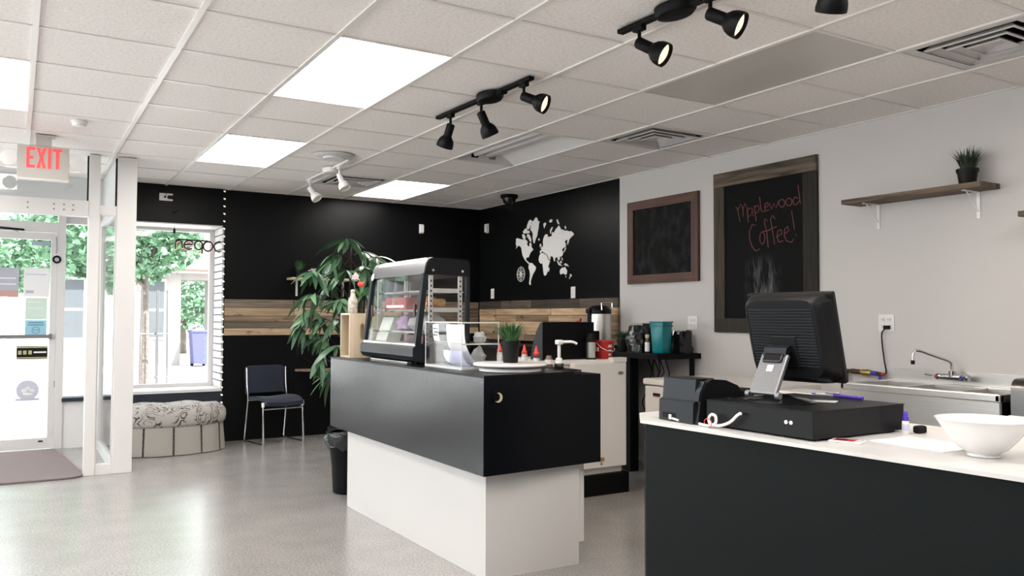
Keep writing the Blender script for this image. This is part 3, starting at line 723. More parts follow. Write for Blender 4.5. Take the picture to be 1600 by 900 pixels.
# --- stacking chair
t = thing('stacking_chair', 'navy blue upholstered chair with chrome sled frame against the black wall', 'chair', (2.305, 8.56, 0), math.radians(11))
hw = .215
for s_ in (-1, 1):
    MB().tube([(s_*hw, .20, .76), (s_*hw, .19, .60), (s_*hw, .165, .45), (s_*(hw+.004), .235, .03), (s_*(hw+.004), .22, .011), (s_*(hw+.004), .19, .010), (s_*(hw+.004), -.17, .010), (s_*(hw+.004), -.195, .013), (s_*(hw+.003), -.205, .035), (s_*hw, -.185, .40), (s_*hw, -.18, .425)], .0105, 10).build('side_frame', 'chrome', t)
    MB().tube([(s_*hw, -.18, .43), (s_*hw, -.185, .385)], .016, 10).build('frame_cap', 'white_gloss', t)
MB().tube([(-hw, -.188, .365), (hw, -.188, .365)], .0105, 10).build('front_rail', 'chrome', t)
MB().tube([(-hw, .16, .43), (hw, .16, .43)], .0105, 10).build('rear_rail', 'chrome', t)
sb = MB(); nx, ny = 8, 8; g = []
for side in (0, 1):
    g.append([[sb.bm.verts.new(((-.20+.40*i/nx), (-.235+.42*j/ny), (.455 + .012*abs(i/nx-.5)*2 - .03*(max(0, .25-j/ny)/.25)**2 + .014*math.sin(PI*j/ny)) - side*.04)) for j in range(ny+1)] for i in range(nx+1)])
for side in (0, 1):
    for i in range(nx):
        for j in range(ny): sb.bm.faces.new((g[side][i][j], g[side][i+1][j], g[side][i+1][j+1], g[side][i][j+1]))
for i in range(nx):
    for j in (0, ny): sb.bm.faces.new((g[0][i][j], g[0][i+1][j], g[1][i+1][j], g[1][i][j]))
for j in range(ny):
    for i in (0, nx): sb.bm.faces.new((g[0][i][j], g[0][i][j+1], g[1][i][j+1], g[1][i][j]))
sb.build('seat', 'navy_fabric', t, smooth=60)
bk = MB(); g = []
for side in (0, 1):
    g.append([[bk.bm.verts.new(((-.215+.43*i/nx)*(1-.05*(j == ny)), .175+.028*side-.03*math.cos(PI*(i/nx-.5))+.03+.03*j/ny, .50+.28*j/ny-(.012 if (j in (0, ny) and i in (0, nx)) else 0))) for j in range(ny+1)] for i in range(nx+1)])
for side in (0, 1):
    for i in range(nx):
        for j in range(ny): bk.bm.faces.new((g[side][i][j], g[side][i+1][j], g[side][i+1][j+1], g[side][i][j+1]))
for i in range(nx):
    for j in (0, ny): bk.bm.faces.new((g[0][i][j], g[0][i+1][j], g[1][i+1][j], g[1][i][j]))
for j in range(ny):
    for i in (0, nx): bk.bm.faces.new((g[0][i][j], g[0][i][j+1], g[1][i][j+1], g[1][i][j]))
bk.build('backrest', 'navy_fabric', t, smooth=60)

# --- trash can behind the counter end
t = thing('trash_can', 'black trash can lined with a shiny bag behind the counter end', 'trash can', (2.13, 5.87, 0))
MB().lathe([(.105,0),(.115,.01),(.125,.2),(.15,.40),(.155,.43)], 24).build('can', 'black', t)
bg_ = MB(); rings = []
for r0, z in ((.150,.33),(.162,.36),(.172,.40),(.168,.435),(.15,.455),(.12,.44)):
    rings.append([bg_.bm.verts.new(((r0+random.uniform(-.012,.014))*math.cos(2*PI*k/28), (r0+random.uniform(-.012,.014))*math.sin(2*PI*k/28), z+random.uniform(-.015,.015))) for k in range(28)])
for P_, Q_ in zip(rings, rings[1:]):
    for k in range(28): bg_.bm.faces.new((P_[k], P_[(k+1) % 28], Q_[(k+1) % 28], Q_[k]))
bg_.build('bag', 'black_gloss', t, smooth=30)

# --- floor mat
t = tag(MB().prism([(-1.3,7.46), (.30,7.435), (.40,7.44), (.46,7.48), (.49,7.56), (.335,9.10), (-1.3,9.10)], .0005, .014).build('floor_mat', 'mat_pile', smooth=None), 'brownish entrance mat lying in front of the glass door', 'mat')
t2 = MB().tube([(-1.3,7.455,.009), (.30,7.43,.009), (.40,7.435,.009), (.465,7.475,.009), (.496,7.56,.009), (.34,9.10,.009)], .009, 6).build('mat_edge', 'mat_pile', t)
# ================================================================ things on walls and ceiling
MAP = [
  ('landmass', [(7.998,2.182),(7.966,2.191),(7.901,2.175),(7.847,2.165),(7.801,2.167),(7.763,2.147),(7.742,2.129),(7.759,2.108),(7.742,2.084),(7.717,2.077),(7.705,2.098),(7.711,2.115),(7.684,2.119),(7.663,2.095),(7.669,2.073),(7.649,2.055),(7.628,2.038),(7.659,2.023),(7.684,2.008),(7.700,1.993),(7.716,1.971),(7.725,1.955),(7.752,1.960),(7.779,1.951),(7.772,1.925),(7.741,1.912),(7.720,1.900),(7.683,1.879),(7.720,1.883),(7.756,1.902),(7.793,1.926),(7.815,1.944),(7.842,1.974),(7.857,1.997),(7.868,2.031),(7.879,2.072),(7.900,2.090),(7.922,2.101),(7.954,2.100),(7.998,2.072),(7.980,2.101),(8.002,2.126),(7.994,2.154)]),
  ('island', [(7.865,2.223),(7.826,2.225),(7.801,2.206),(7.788,2.183),(7.816,2.165),(7.852,2.182)]),
  ('island', [(7.848,2.255),(7.816,2.274),(7.785,2.288),(7.753,2.269),(7.763,2.242),(7.801,2.234),(7.831,2.231)]),
  ('island', [(7.753,2.325),(7.722,2.366),(7.685,2.374),(7.660,2.355),(7.677,2.328),(7.697,2.303),(7.712,2.276),(7.743,2.268),(7.768,2.295)]),
  ('island', [(7.753,2.224),(7.711,2.210),(7.684,2.180),(7.670,2.151),(7.676,2.124),(7.705,2.137),(7.721,2.160),(7.763,2.192)]),
  ('island', [(7.801,2.228),(7.753,2.255),(7.711,2.254),(7.705,2.226),(7.753,2.230)]),
  ('landmass', [(7.681,2.318),(7.656,2.354),(7.619,2.356),(7.595,2.381),(7.569,2.389),(7.543,2.370),(7.535,2.342),(7.503,2.339),(7.518,2.308),(7.522,2.265),(7.542,2.217),(7.548,2.185),(7.568,2.165),(7.588,2.139),(7.604,2.107),(7.622,2.105),(7.633,2.137),(7.643,2.176),(7.639,2.209),(7.660,2.244),(7.685,2.254),(7.689,2.285)]),
  ('island', [(7.534,2.146),(7.508,2.154),(7.498,2.137),(7.518,2.126)]),
  ('landmass', [(7.710,1.886),(7.679,1.895),(7.642,1.887),(7.617,1.867),(7.573,1.842),(7.577,1.821),(7.601,1.792),(7.627,1.774),(7.647,1.747),(7.668,1.715),(7.682,1.682),(7.674,1.655),(7.698,1.647),(7.713,1.667),(7.703,1.711),(7.695,1.766),(7.703,1.805),(7.728,1.839),(7.724,1.867)]),
  ('landmass', [(7.507,1.959),(7.481,1.984),(7.438,1.990),(7.399,1.973),(7.356,1.971),(7.337,1.953),(7.331,1.932),(7.312,1.904),(7.292,1.897),(7.311,1.866),(7.327,1.846),(7.327,1.803),(7.350,1.772),(7.369,1.746),(7.398,1.739),(7.418,1.754),(7.428,1.797),(7.438,1.841),(7.442,1.874),(7.477,1.873),(7.507,1.893),(7.521,1.921)]),
  ('island', [(7.327,1.814),(7.309,1.824),(7.306,1.808),(7.321,1.776),(7.332,1.784)]),
  ('landmass', [(7.493,1.990),(7.497,2.012),(7.468,2.021),(7.458,2.031),(7.488,2.044),(7.438,2.057),(7.428,2.078),(7.438,2.100),(7.429,2.137),(7.409,2.168),(7.380,2.187),(7.345,2.179),(7.337,2.151),(7.303,2.154),(7.265,2.156),(7.265,2.183),(7.246,2.202),(7.223,2.184),(7.208,2.204),(7.189,2.224),(7.152,2.241),(7.133,2.258),(7.106,2.237),(7.093,2.215),(7.051,2.206),(7.014,2.190),(6.978,2.191),(6.942,2.178),(6.907,2.178),(6.877,2.160),(6.854,2.142),(6.877,2.129),(6.907,2.116),(6.937,2.098),(6.951,2.068),(6.969,2.039),(6.978,2.065),(6.969,2.095),(7.001,2.093),(7.023,2.079),(7.001,2.051),(7.005,2.026),(7.032,2.017),(7.059,2.009),(7.074,1.994),(7.050,1.967),(7.059,1.941),(7.087,1.927),(7.114,1.924),(7.110,1.903),(7.133,1.888),(7.151,1.905),(7.161,1.927),(7.189,1.923),(7.203,1.903),(7.203,1.882),(7.222,1.888),(7.236,1.926),(7.264,1.944),(7.293,1.935),(7.283,1.918),(7.321,1.899),(7.340,1.927),(7.360,1.960),(7.364,1.974),(7.399,1.982),(7.438,2.003),(7.462,2.004),(7.468,1.989)]),
  ('island', [(7.494,2.055),(7.502,2.078),(7.486,2.093),(7.470,2.081),(7.462,2.061)]),
  ('island', [(7.050,1.972),(7.032,1.991),(7.019,2.011),(6.996,2.020),(7.001,2.000),(7.019,1.980),(7.041,1.966)]),
  ('island', [(7.170,1.896),(7.142,1.878),(7.114,1.856),(7.086,1.839),(7.059,1.830),(7.096,1.832),(7.132,1.841),(7.155,1.869)]),
  ('island', [(7.114,1.877),(7.081,1.885),(7.074,1.864),(7.096,1.853)]),
  ('island', [(7.041,1.847),(7.005,1.852),(6.969,1.838),(6.947,1.814),(6.978,1.823),(7.014,1.828)]),
  ('island', [(7.081,1.922),(7.063,1.905),(7.059,1.884),(7.077,1.896)]),
  ('landmass', [(7.110,1.783),(7.086,1.802),(7.059,1.813),(7.037,1.805),(7.019,1.820),(7.001,1.798),(6.978,1.776),(6.983,1.746),(7.001,1.731),(7.032,1.743),(7.059,1.751),(7.092,1.738),(7.110,1.756)]),
  ('island', [(7.012,1.718),(6.990,1.720),(7.001,1.703)]),
  ('island', [(6.924,1.738),(6.901,1.732),(6.894,1.716),(6.919,1.707),(6.936,1.687),(6.947,1.691),(6.929,1.713)]),
  ('island', [(7.429,2.305),(7.390,2.314),(7.371,2.299),(7.390,2.279),(7.409,2.251),(7.423,2.277)]),
  ('island', [(7.317,2.321),(7.284,2.339),(7.250,2.328),(7.265,2.305),(7.303,2.305)]),
  ('island', [(7.293,2.185),(7.299,2.218),(7.274,2.247),(7.242,2.255),(7.255,2.230),(7.274,2.210),(7.280,2.184)]),
  ('island', [(7.174,2.323),(7.156,2.326),(7.133,2.292),(7.119,2.270),(7.143,2.272),(7.167,2.299)]),
  ('island', [(7.027,2.235),(7.009,2.244),(6.996,2.217),(7.009,2.204)]),
]
CHALK = [[(4.638,2.169),(4.620,2.158),(4.592,2.049)],
  [(4.615,2.132),(4.586,2.188),(4.562,2.152),(4.558,2.084)],
  [(4.560,2.143),(4.539,2.188),(4.520,2.155),(4.506,2.034)],
  [(4.470,2.141),(4.498,2.145),(4.518,2.114),(4.505,2.079),(4.479,2.088),(4.466,2.141),(4.458,2.079)],
  [(4.444,2.160),(4.428,2.038)],
  [(4.440,2.146),(4.410,2.159),(4.394,2.133),(4.411,2.102),(4.436,2.100)],
  [(4.391,2.219),(4.377,2.115),(4.360,2.100),(4.339,2.106)],
  [(4.339,2.132),(4.308,2.139),(4.314,2.168),(4.339,2.159),(4.343,2.127),(4.327,2.104),(4.298,2.111)],
  [(4.297,2.159),(4.277,2.112),(4.252,2.154),(4.233,2.115),(4.212,2.168)],
  [(4.151,2.142),(4.153,2.131),(4.159,2.123),(4.168,2.118),(4.179,2.117),(4.189,2.120),(4.198,2.127),(4.204,2.137),(4.206,2.149),(4.204,2.159),(4.198,2.168),(4.189,2.173),(4.178,2.174),(4.167,2.170),(4.158,2.163),(4.152,2.153),(4.151,2.142)],
  [(4.086,2.144),(4.088,2.133),(4.094,2.125),(4.103,2.120),(4.113,2.119),(4.124,2.122),(4.133,2.129),(4.139,2.139),(4.141,2.150),(4.138,2.161),(4.132,2.169),(4.123,2.175),(4.113,2.175),(4.102,2.172),(4.094,2.165),(4.088,2.155),(4.086,2.144)],
  [(4.030,2.162),(4.059,2.178),(4.078,2.152),(4.069,2.123),(4.044,2.120),(4.021,2.145)],
  [(4.031,2.263),(4.010,2.121)],
  [(4.435,2.006),(4.467,2.014),(4.496,1.962),(4.494,1.904),(4.469,1.839),(4.431,1.805),(4.394,1.822)],
  [(4.343,1.900),(4.345,1.883),(4.351,1.868),(4.359,1.859),(4.369,1.856),(4.378,1.861),(4.387,1.871),(4.392,1.886),(4.394,1.904),(4.391,1.921),(4.386,1.936),(4.378,1.945),(4.368,1.948),(4.358,1.943),(4.350,1.933),(4.345,1.917),(4.343,1.900)],
  [(4.315,2.027),(4.340,2.046),(4.346,2.014),(4.324,1.939),(4.311,1.825)],
  [(4.362,1.950),(4.289,1.955)],
  [(4.242,2.036),(4.268,2.062),(4.288,2.040),(4.269,1.950),(4.250,1.844)],
  [(4.299,1.961),(4.228,1.975)],
  [(4.229,1.899),(4.183,1.919),(4.188,1.951),(4.218,1.942),(4.229,1.899),(4.209,1.857),(4.169,1.865)],
  [(4.155,1.916),(4.115,1.937),(4.129,1.969),(4.155,1.948),(4.159,1.901),(4.136,1.860),(4.091,1.848),(4.075,1.870)],
  [(4.089,2.078),(4.065,1.940)],
  [(4.052,1.904),(4.048,1.895)]]
OPEN = [('n',[(1.377,1.975),(1.375,2.039),(1.391,2.063),(1.419,2.067),(1.435,2.054),(1.445,1.990)]),
  ('e',[(1.463,2.026),(1.541,2.029),(1.534,2.059),(1.507,2.071),(1.474,2.056),(1.458,2.026),(1.469,1.991),(1.503,1.975),(1.536,1.990)]),
  ('p',[(1.635,1.939),(1.637,2.052)]),
  ('p',[(1.638,2.026),(1.635,2.009),(1.627,1.994),(1.615,1.983),(1.600,1.979),(1.586,1.982),(1.573,1.991),(1.565,2.005),(1.562,2.022),(1.564,2.040),(1.572,2.054),(1.584,2.065),(1.599,2.069),(1.614,2.066),(1.626,2.057),(1.635,2.043),(1.638,2.026)]),
  ('o',[(1.742,2.021),(1.738,2.002),(1.728,1.985),(1.713,1.974),(1.695,1.969),(1.677,1.972),(1.661,1.982),(1.651,1.998),(1.647,2.017),(1.650,2.036),(1.660,2.053),(1.675,2.064),(1.693,2.069),(1.712,2.066),(1.727,2.056),(1.738,2.040),(1.742,2.021)]),
  ('c',[(1.830,2.061),(1.805,2.072),(1.771,2.058),(1.751,2.022),(1.766,1.981),(1.801,1.964),(1.832,1.978)]),
  ('bar',[(1.375,2.062),(1.402,2.078),(1.691,2.072),(1.714,2.062)])]
t = thing('world_map_decal', 'white world map decal on the black wall', 'wall decal', (W, 7.4, 2.0))
for nm, poly in MAP:
    MB().prism([(y-7.4, z-2.0) for y, z in poly], -.004, -.001, 'YZ').build(nm, 'white_paint', t, smooth=None)
t = thing('compass_decal', 'white compass rose decal below left of the world map', 'wall decal', (W, 7.888, 1.777))
MB().tube([(-.003, .082*math.cos(2*PI*k/32), .082*math.sin(2*PI*k/32)) for k in range(32)], .0035, 6, closed=True).build('ring', 'white_paint', t)
MB().tube([(-.003, .064*math.cos(2*PI*k/32), .064*math.sin(2*PI*k/32)) for k in range(32)], .002, 6, closed=True).build('ring', 'white_paint', t)
for k in range(8):
    a = k*PI/4; L_ = .090 if k % 2 == 0 else .060
    MB().prism([(0, 0), (.016*math.cos(a+.5), .016*math.sin(a+.5)), (L_*math.cos(a), L_*math.sin(a)), (.016*math.cos(a-.5), .016*math.sin(a-.5))], -.006, -.001, 'YZ').build('point', 'white_paint', t, smooth=None)

# --- large chalkboard
t = thing('large_chalkboard', 'tall chalkboard reading Maplewood Coffee in a rough weathered frame', 'chalkboard', (W, 4.365, 1.18))
Y1_, Y2_, ZB, ZT = 3.862, 4.868, 1.178, 2.458
def wb(y0, y1, z0, z1, d0, d1, name, mt, par, bevel=.002):
    return MB().b2((-d1, y0-4.365, z0-1.18), (-d0, y1-4.365, z1-1.18), bevel).build(name, mt, par, smooth=None)
bd = wb(3.93, 4.80, 1.25, 2.40, .001, .014, 'slate', 'chalkboard', t, 0)
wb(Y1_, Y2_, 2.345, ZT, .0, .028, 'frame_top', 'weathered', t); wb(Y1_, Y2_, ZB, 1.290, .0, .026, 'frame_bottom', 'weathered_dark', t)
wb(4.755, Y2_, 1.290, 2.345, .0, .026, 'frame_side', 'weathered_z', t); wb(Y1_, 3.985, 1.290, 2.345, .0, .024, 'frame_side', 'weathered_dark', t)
for st in CHALK:
    MB().tube([(-.0155, y-4.365, z-1.18) for y, z in st], .0030, 5).build('chalk_stroke', 'chalk_red', bd)
def chalk_smear(name, base, smear, sc_, lo, hi, stretch):
    mt, nt, b = newmat(name); N = nt.nodes; L = nt.links
    tc = N.new('ShaderNodeTexCoord'); mp = N.new('ShaderNodeMapping'); mp.inputs['Scale'].default_value = stretch; L.new(tc.outputs['Object'], mp.inputs[0])
    n = N.new('ShaderNodeTexNoise'); n.inputs['Scale'].default_value = sc_; n.inputs['Detail'].default_value = 6; L.new(mp.outputs[0], n.inputs['Vector'])
    r = N.new('ShaderNodeValToRGB'); r.color_ramp.elements[0].position = lo; r.color_ramp.elements[1].position = hi
    r.color_ramp.elements[0].color = (*base, 1); r.color_ramp.elements[1].color = (*smear, 1)
    L.new(n.outputs['Fac'], r.inputs[0]); L.new(r.outputs[0], b.inputs['Base Color']); b.inputs['Roughness'].default_value = .6; b.inputs['Specular IOR Level'].default_value = .1
    return mt
M['smeared'] = chalk_smear('smeared_chalk', (.006,.006,.006), (.028,.028,.03), 5, .45, .8, (1,2.5,1.6))
def wiped_board():
    # black board with a wiped, smeared patch of chalk dust below the writing
    mt, nt, b = newmat('wiped_board'); N = nt.nodes; L = nt.links
    tc = N.new('ShaderNodeTexCoord'); mp = N.new('ShaderNodeMapping'); mp.inputs['Location'].default_value = (0, -.02*4.2, -.36*3.4); mp.inputs['Scale'].default_value = (0, 4.2, 3.4)
    L.new(tc.outputs['Object'], mp.inputs[0])
    n1 = N.new('ShaderNodeTexNoise'); n1.inputs['Scale'].default_value = 2.2; L.new(tc.outputs['Object'], n1.inputs['Vector'])
    ad = N.new('ShaderNodeVectorMath'); ad.operation = 'MULTIPLY_ADD'; L.new(n1.outputs['Color'], ad.inputs[0]); ad.inputs[1].default_value = (0,.7,.7); L.new(mp.outputs[0], ad.inputs[2])
    ln = N.new('ShaderNodeVectorMath'); ln.operation = 'LENGTH'
    sb2 = N.new('ShaderNodeVectorMath'); sb2.operation = 'SUBTRACT'; L.new(ad.outputs[0], sb2.inputs[0]); sb2.inputs[1].default_value = (0,.35,.35); L.new(sb2.outputs[0], ln.inputs[0])
    g = N.new('ShaderNodeMapRange'); g.inputs['From Min'].default_value = .95; g.inputs['From Max'].default_value = .25; g.interpolation_type = 'SMOOTHSTEP'; L.new(ln.outputs['Value'], g.inputs[0])
    m3 = N.new('ShaderNodeMapping'); m3.inputs['Rotation'].default_value = (.45, 0, 0); m3.inputs['Scale'].default_value = (1, 16, 3.0); L.new(tc.outputs['Object'], m3.inputs[0])
    n2 = N.new('ShaderNodeTexNoise'); n2.inputs['Scale'].default_value = 2.2; n2.inputs['Detail'].default_value = 6; n2.inputs['Distortion'].default_value = .8; L.new(m3.outputs[0], n2.inputs['Vector'])
    r = N.new('ShaderNodeValToRGB'); r.color_ramp.elements[0].position = .42; r.color_ramp.elements[1].position = .80; L.new(n2.outputs['Fac'], r.inputs[0])
    ml = N.new('ShaderNodeMath'); ml.operation = 'MULTIPLY'; L.new(r.outputs[0], ml.inputs[0]); L.new(g.outputs[0], ml.inputs[1])
    mx = N.new('ShaderNodeMixRGB'); mx.inputs[1].default_value = (.0045,.0045,.0045, 1); mx.inputs[2].default_value = (.16,.16,.17, 1); L.new(ml.outputs[0], mx.inputs[0])
    L.new(mx.outputs[0], b.inputs['Base Color']); b.inputs['Roughness'].default_value = .6; b.inputs['Specular IOR Level'].default_value = .1
    return mt
bd.data.materials[0] = wiped_board()

# --- small chalkboard
t = thing('small_chalkboard', 'blank wiped chalkboard in a reddish brown wooden frame', 'chalkboard', (W, 5.508, 1.60))
def sb_(y0, y1, z0, z1, d, name, mt): return MB().b2((-d, y0-5.508, z0-1.60), (-.0005, y1-5.508, z1-1.60), .003).build(name, mt, t, smooth=None)
sb_(5.12, 5.90, 1.67, 2.29, .010, 'slate', 'smeared')
def mitre(pts, name, mt): MB().prism([(y-5.508, z-1.60) for y, z in pts], -.03, -.0005, 'YZ').build(name, mt, t, smooth=None)
o0, o1, i0, i1 = 5.048, 5.968, 5.128, 5.888; p0, p1, q0_, q1_ = 1.60, 2.353, 1.678, 2.275
mitre([(o0,p1), (o1,p1), (i1,q1_), (i0,q1_)], 'frame_top', 'dark_red_frame'); mitre([(o0,p0), (i0,q0_), (i1,q0_), (o1,p0)], 'frame_bottom', 'dark_red_frame')
mitre([(o0,p0), (o0,p1), (i0,q1_), (i0,q0_)], 'frame_side', 'dark_red_frame_z'); mitre([(o1,p0), (i1,q0_), (i1,q1_), (o1,p1)], 'frame_side', 'dark_red_frame_z')

# --- wall shelves
def wall_shelf(y0, y1, z, label, brackets):
    t = thing('wall_shelf', label, 'shelf', (W, (y0+y1)/2, z)); c = (y0+y1)/2
    b = MB(); n = 14; rnd = random.Random(int(y0*100))
    A, B = [], []
    for k in range(n+1):
        y = y0+(y1-y0)*k/n-c; x = -.205+rnd.uniform(-.004, .004)
        A.append((x, y))
    poly = A + [(-.002, y1-c), (-.002, y0-c)]
    b.prism(poly, 0, .030); b.build('board', 'shelf_brown', t, smooth=None)
    for y in brackets:
        MB().b2((-.16, y-c-.010, -.006), (-.002, y-c+.010, -.0005)).build('bracket_arm', 'white_gloss', t, smooth=None)
        MB().b2((-.006, y-c-.010, -.16), (-.0005, y-c+.010, -.002)).build('bracket_leg', 'white_gloss', t, smooth=None)
        MB().tube([(-.13, y-c, -.006), (-.005, y-c, -.12)], .0035, 6).build('bracket_brace', 'white_gloss', t)
    return t
wall_shelf(2.605, 3.525, 2.045, 'rough wooden wall shelf on white brackets holding one grass pot', (3.39, 2.73))
wall_shelf(1.55, 2.405, 1.85, 'rough wooden wall shelf just entering at the right edge of the photo', (2.25, 1.7))

# --- grass pots
def blades(n, h, spread, r0, seed, wd=.0085):
    rnd = random.Random(seed); b = MB()
    for k in range(n):
        a = rnd.uniform(0, 2*PI); r = r0*math.sqrt(rnd.random()); hh = h*rnd.uniform(.6, 1.05); out = spread*rnd.uniform(.1, 1.0)
        d = Vector((math.cos(a), math.sin(a), 0)); s_ = Vector((-d.y, d.x, 0)); p = d*r; wv = wd*rnd.uniform(.7, 1.3)
        pts = []
        for q_ in range(5):
            f = q_/4; pts.append((p + d*out*f**1.7 + Vector((0, 0, hh*(f - .18*(out/spread)*f*f))), wv*(1-f**1.6)*.5+.0004))
        for (p0, w0), (p1, w1) in zip(pts, pts[1:]):
            b.bm.faces.new([b.bm.verts.new(v_) for v_ in (p0-s_*w0, p0+s_*w0, p1+s_*w1, p1-s_*w1)])
    return b
def grass_pot(name, label, loc, r, ph, gh, spread, seed, mt='grass', n=150):
    t = thing(name, label, 'potted plant', loc, group='potted artificial grass')
    MB().lathe([(r*.76,0),(r*.78,.003),(r*.95,ph*.80),(r*1.03,ph*.80),(r*1.06,ph),(r*.96,ph),(r*.94,ph-.012)], 28).build('pot', 'pot_black', t)
    MB().lathe([(.001,ph-.012),(r*.93,ph-.010)], 20, cap=False).build('soil', 'soil', t)
    g_ = blades(n, gh, spread, r*.75, seed).build('grass_blades', mt, t, smooth=None, loc=(0, 0, ph-.012)); g_['kind'] = 'stuff'
    return t
grass_pot('potted_grass', 'black pot of dark grass on the wall shelf above the sink', (4.765, 2.735, 2.0755), .058, .095, .15, .085, 1, 'grass_dark')
grass_pot('potted_grass', 'black pot of bright green grass on the white turntable', (2.215, 3.69, 1.0565), .049, .115, .118, .095, 2, 'grass', 260)

# --- outlets and wall plates
def plate(name, label, cat, loc, w_, h_, wall, holes=True, gang=1):
    t = thing(name, label, cat, loc, 0 if wall == 'x' else PI/2)
    MB().b2((-.007, -w_/2, -h_/2), (-.0005, w_/2, h_/2), .002).build('plate', 'white_gloss', t, smooth=None)
    if holes:
        for g_ in range(gang):
            yy = (g_-(gang-1)/2)*.046
            for zz in (-.022, .022):
                s_ = MB().b2((-.010, yy-.015, zz-.014), (-.006, yy+.015, zz+.014), .003).build('socket', 'white_paint', t, smooth=None)
                for dy in (-.006, .006): MB().b2((-.0104, yy+dy-.0012, zz-.004), (-.0098, yy+dy+.0012, zz+.006)).build('slot', 'rubber', s_, smooth=None)
    return t
plate('wall_outlet', 'white double outlet between the small chalkboard and the monitor', 'outlet', (W, 5.137, 1.25), .112, .112, 'x', gang=2)
pl = plate('wall_outlet', 'white double outlet with a black plug above the sink', 'outlet', (W, 3.342, 1.263), .112, .112, 'x', gang=2)
plate('wall_outlet', 'white outlet on black wall below the right side of the world map', 'outlet', (W, 6.87, 1.547), .075, .118, 'x')
plate('wall_outlet', 'white outlet on black wall left of the compass decal', 'outlet', (W, 8.53, 1.571), .075, .118, 'x')
s_ = plate('wall_sensor', 'small white sensor box high on the far black wall', 'sensor', (4.075, FAR, 2.33), .055, .11, 'y', holes=False)
MB().b2((-.035, -.024, -.048), (-.007, .024, .048), .006).build('sensor_cover', 'white_gloss', s_, smooth=None)
s_ = plate('wall_sensor', 'small white sensor box high on the map wall near the corner', 'sensor', (W, 8.66, 2.365), .06, .115, 'x', holes=False)
MB().b2((-.035, -.026, -.05), (-.007, .026, .05), .006).build('sensor_cover', 'white_gloss', s_, smooth=None)
t = thing('power_cord', 'black plug and cord hanging from the outlet to the sink', 'cord', (W-.011, 3.325, 1.235))
MB().b2((-.028, -.018, -.012), (-.001, .020, .012), .005).build('plug', 'rubber', t, smooth=None)
MB().tube([(-.016,.012,-.008), (-.017,.032,-.03), (-.012,.040,-.06), (-.008,.036,-.14), (-.008,.025,-.22), (-.010,.012,-.28), (-.02,.008,-.30)], .0045, 8).build('cord', 'rubber', t)

# --- bracket above the window, open sign, string of bulbs
t = thing('sign_bracket', 'white fork-shaped bracket on the black band above the window', 'bracket', (1.268, FAR+.01, 2.49))
MB().prism([(-.064,-.037), (.062,-.037), (.062,-.020), (.016,-.018), (.008,0), (.016,.018), (.062,.020), (.062,.037), (-.064,.037)], -.008, -.0005, 'XZ').build('fork_plate', 'white_gloss', t, smooth=None)
MB().lathe([(.009,0),(.012,.006)], 10, mx=aim_matrix((-.012,-.008,0), (0,-1,0))).build('bolt', 'rubber', t)
MB().tube([(-.01,-.010,.0), (.0,-.012,.03), (.004,-.006,.06)], .003, 6).build('wire', 'rubber', t)
MB().tube([(.06,-.004,-.16), (.10,-.006,-.14), (.12,-.004,-.13)], .008, 6).build('cable_stub', 'rubber', t)
t = thing('open_sign', 'neon open sign seen from behind, hanging in the window', 'neon sign', (1.58, 8.95, 2.05))
nc = {'n': 'neon_orange', 'e': 'neon_pink', 'p': 'neon_yellow', 'o': 'neon_pink', 'c': None, 'bar': None}
for nm, pts in OPEN:
    q_ = [(x-1.58, -.008, z-2.05) for x, z in pts]
    ob = MB().tube(q_, .0085, 7).build('backing_tube' if nm != 'bar' else 'top_bar', 'neon_off', t)
    if nc[nm]: MB().tube([(x+.006, y+.018, z-.007) for x, y, z in q_], .0075, 7).build('neon_tube', nc[nm], ob)
MB().tube([(-.215,.0,.05), (-.215,.0,.185)], .002, 5).build('hang_wire', 'rubber', t)
MB().b2((-.225,-.012,.085), (-.205,.012,.135), .004).build('power_pack', 'rubber', t, smooth=None)
MB().tube([(-.22,.0,-.06), (-.218,.0,-.12), (-.20,.0,-.16), (-.18,.0,-.19)], .003, 5).build('loose_wire', 'rubber', t)
t = thing('string_lights', 'string of small clear bulbs down the edge of the brick jamb', 'string lights', (1.838, FAR-.012, 0))
MB().tube([(0.004*math.sin(k), -.004*math.cos(k*1.3), .25+k*.078) for k in range(31)], .0035, 6).build('cord', 'rubber', t)
bulb = MB().lathe([(.001,-.020),(.008,-.018),(.012,-.006),(.010,.006),(.005,.014)], 10).mesh('bulb', 50); bulb.materials.append(M['bulb_dim'])
for k in range(31): inst('bulb', bulb, t, (-.010, -.008, .25+k*.078), (0, -1.1, 0), (.7,.7,.7))

# --- exit sign with emergency lamps
t = thing('exit_sign', 'exit sign with red letters and two emergency lamp heads on ceiling', 'exit sign', (.147, 6.9, CE))
zc = 2.408-CE
MB().b2((-.165,-.028,zc-.121), (.165,.028,zc+.121), .005).build('housing', 'exit_body', t, smooth=None)
MB().b2((-.165,-.032,zc-.128), (.165,.034,zc-.118), .003).build('bottom_trim', 'white_gloss', t, smooth=None)
MB().b2((-.055,-.045,-.012), (.075,.045,0), .003).build('canopy', 'exit_body', t, smooth=None)
MB().b2((-.05,-.03,zc+.121), (.05,.03,-.012)).build('neck', 'exit_body', t, smooth=None)
h_ = .150; z0_ = zc-.042
def letter(polys, x0, w_):
    b = MB()
    for poly in polys: b.prism([(x0+u*w_, z0_+v_*h_) for u, v_ in poly], -.031, -.0285, 'XZ')
    b.build('letter', 'exit_red', t, smooth=None)
letter([[(0,0),(1,0),(1,.14),(.36,.14),(.36,.43),(.82,.43),(.82,.57),(.36,.57),(.36,.86),(1,.86),(1,1),(0,1)]], -.108, .055)
letter([[(0,0),(.32,0),(.5,.33),(.68,0),(1,0),(.67,.5),(1,1),(.68,1),(.5,.67),(.32,1),(0,1),(.33,.5)]], -.045, .062)
letter([[(0,0),(1,0),(1,1),(0,1)]], .028, .020)
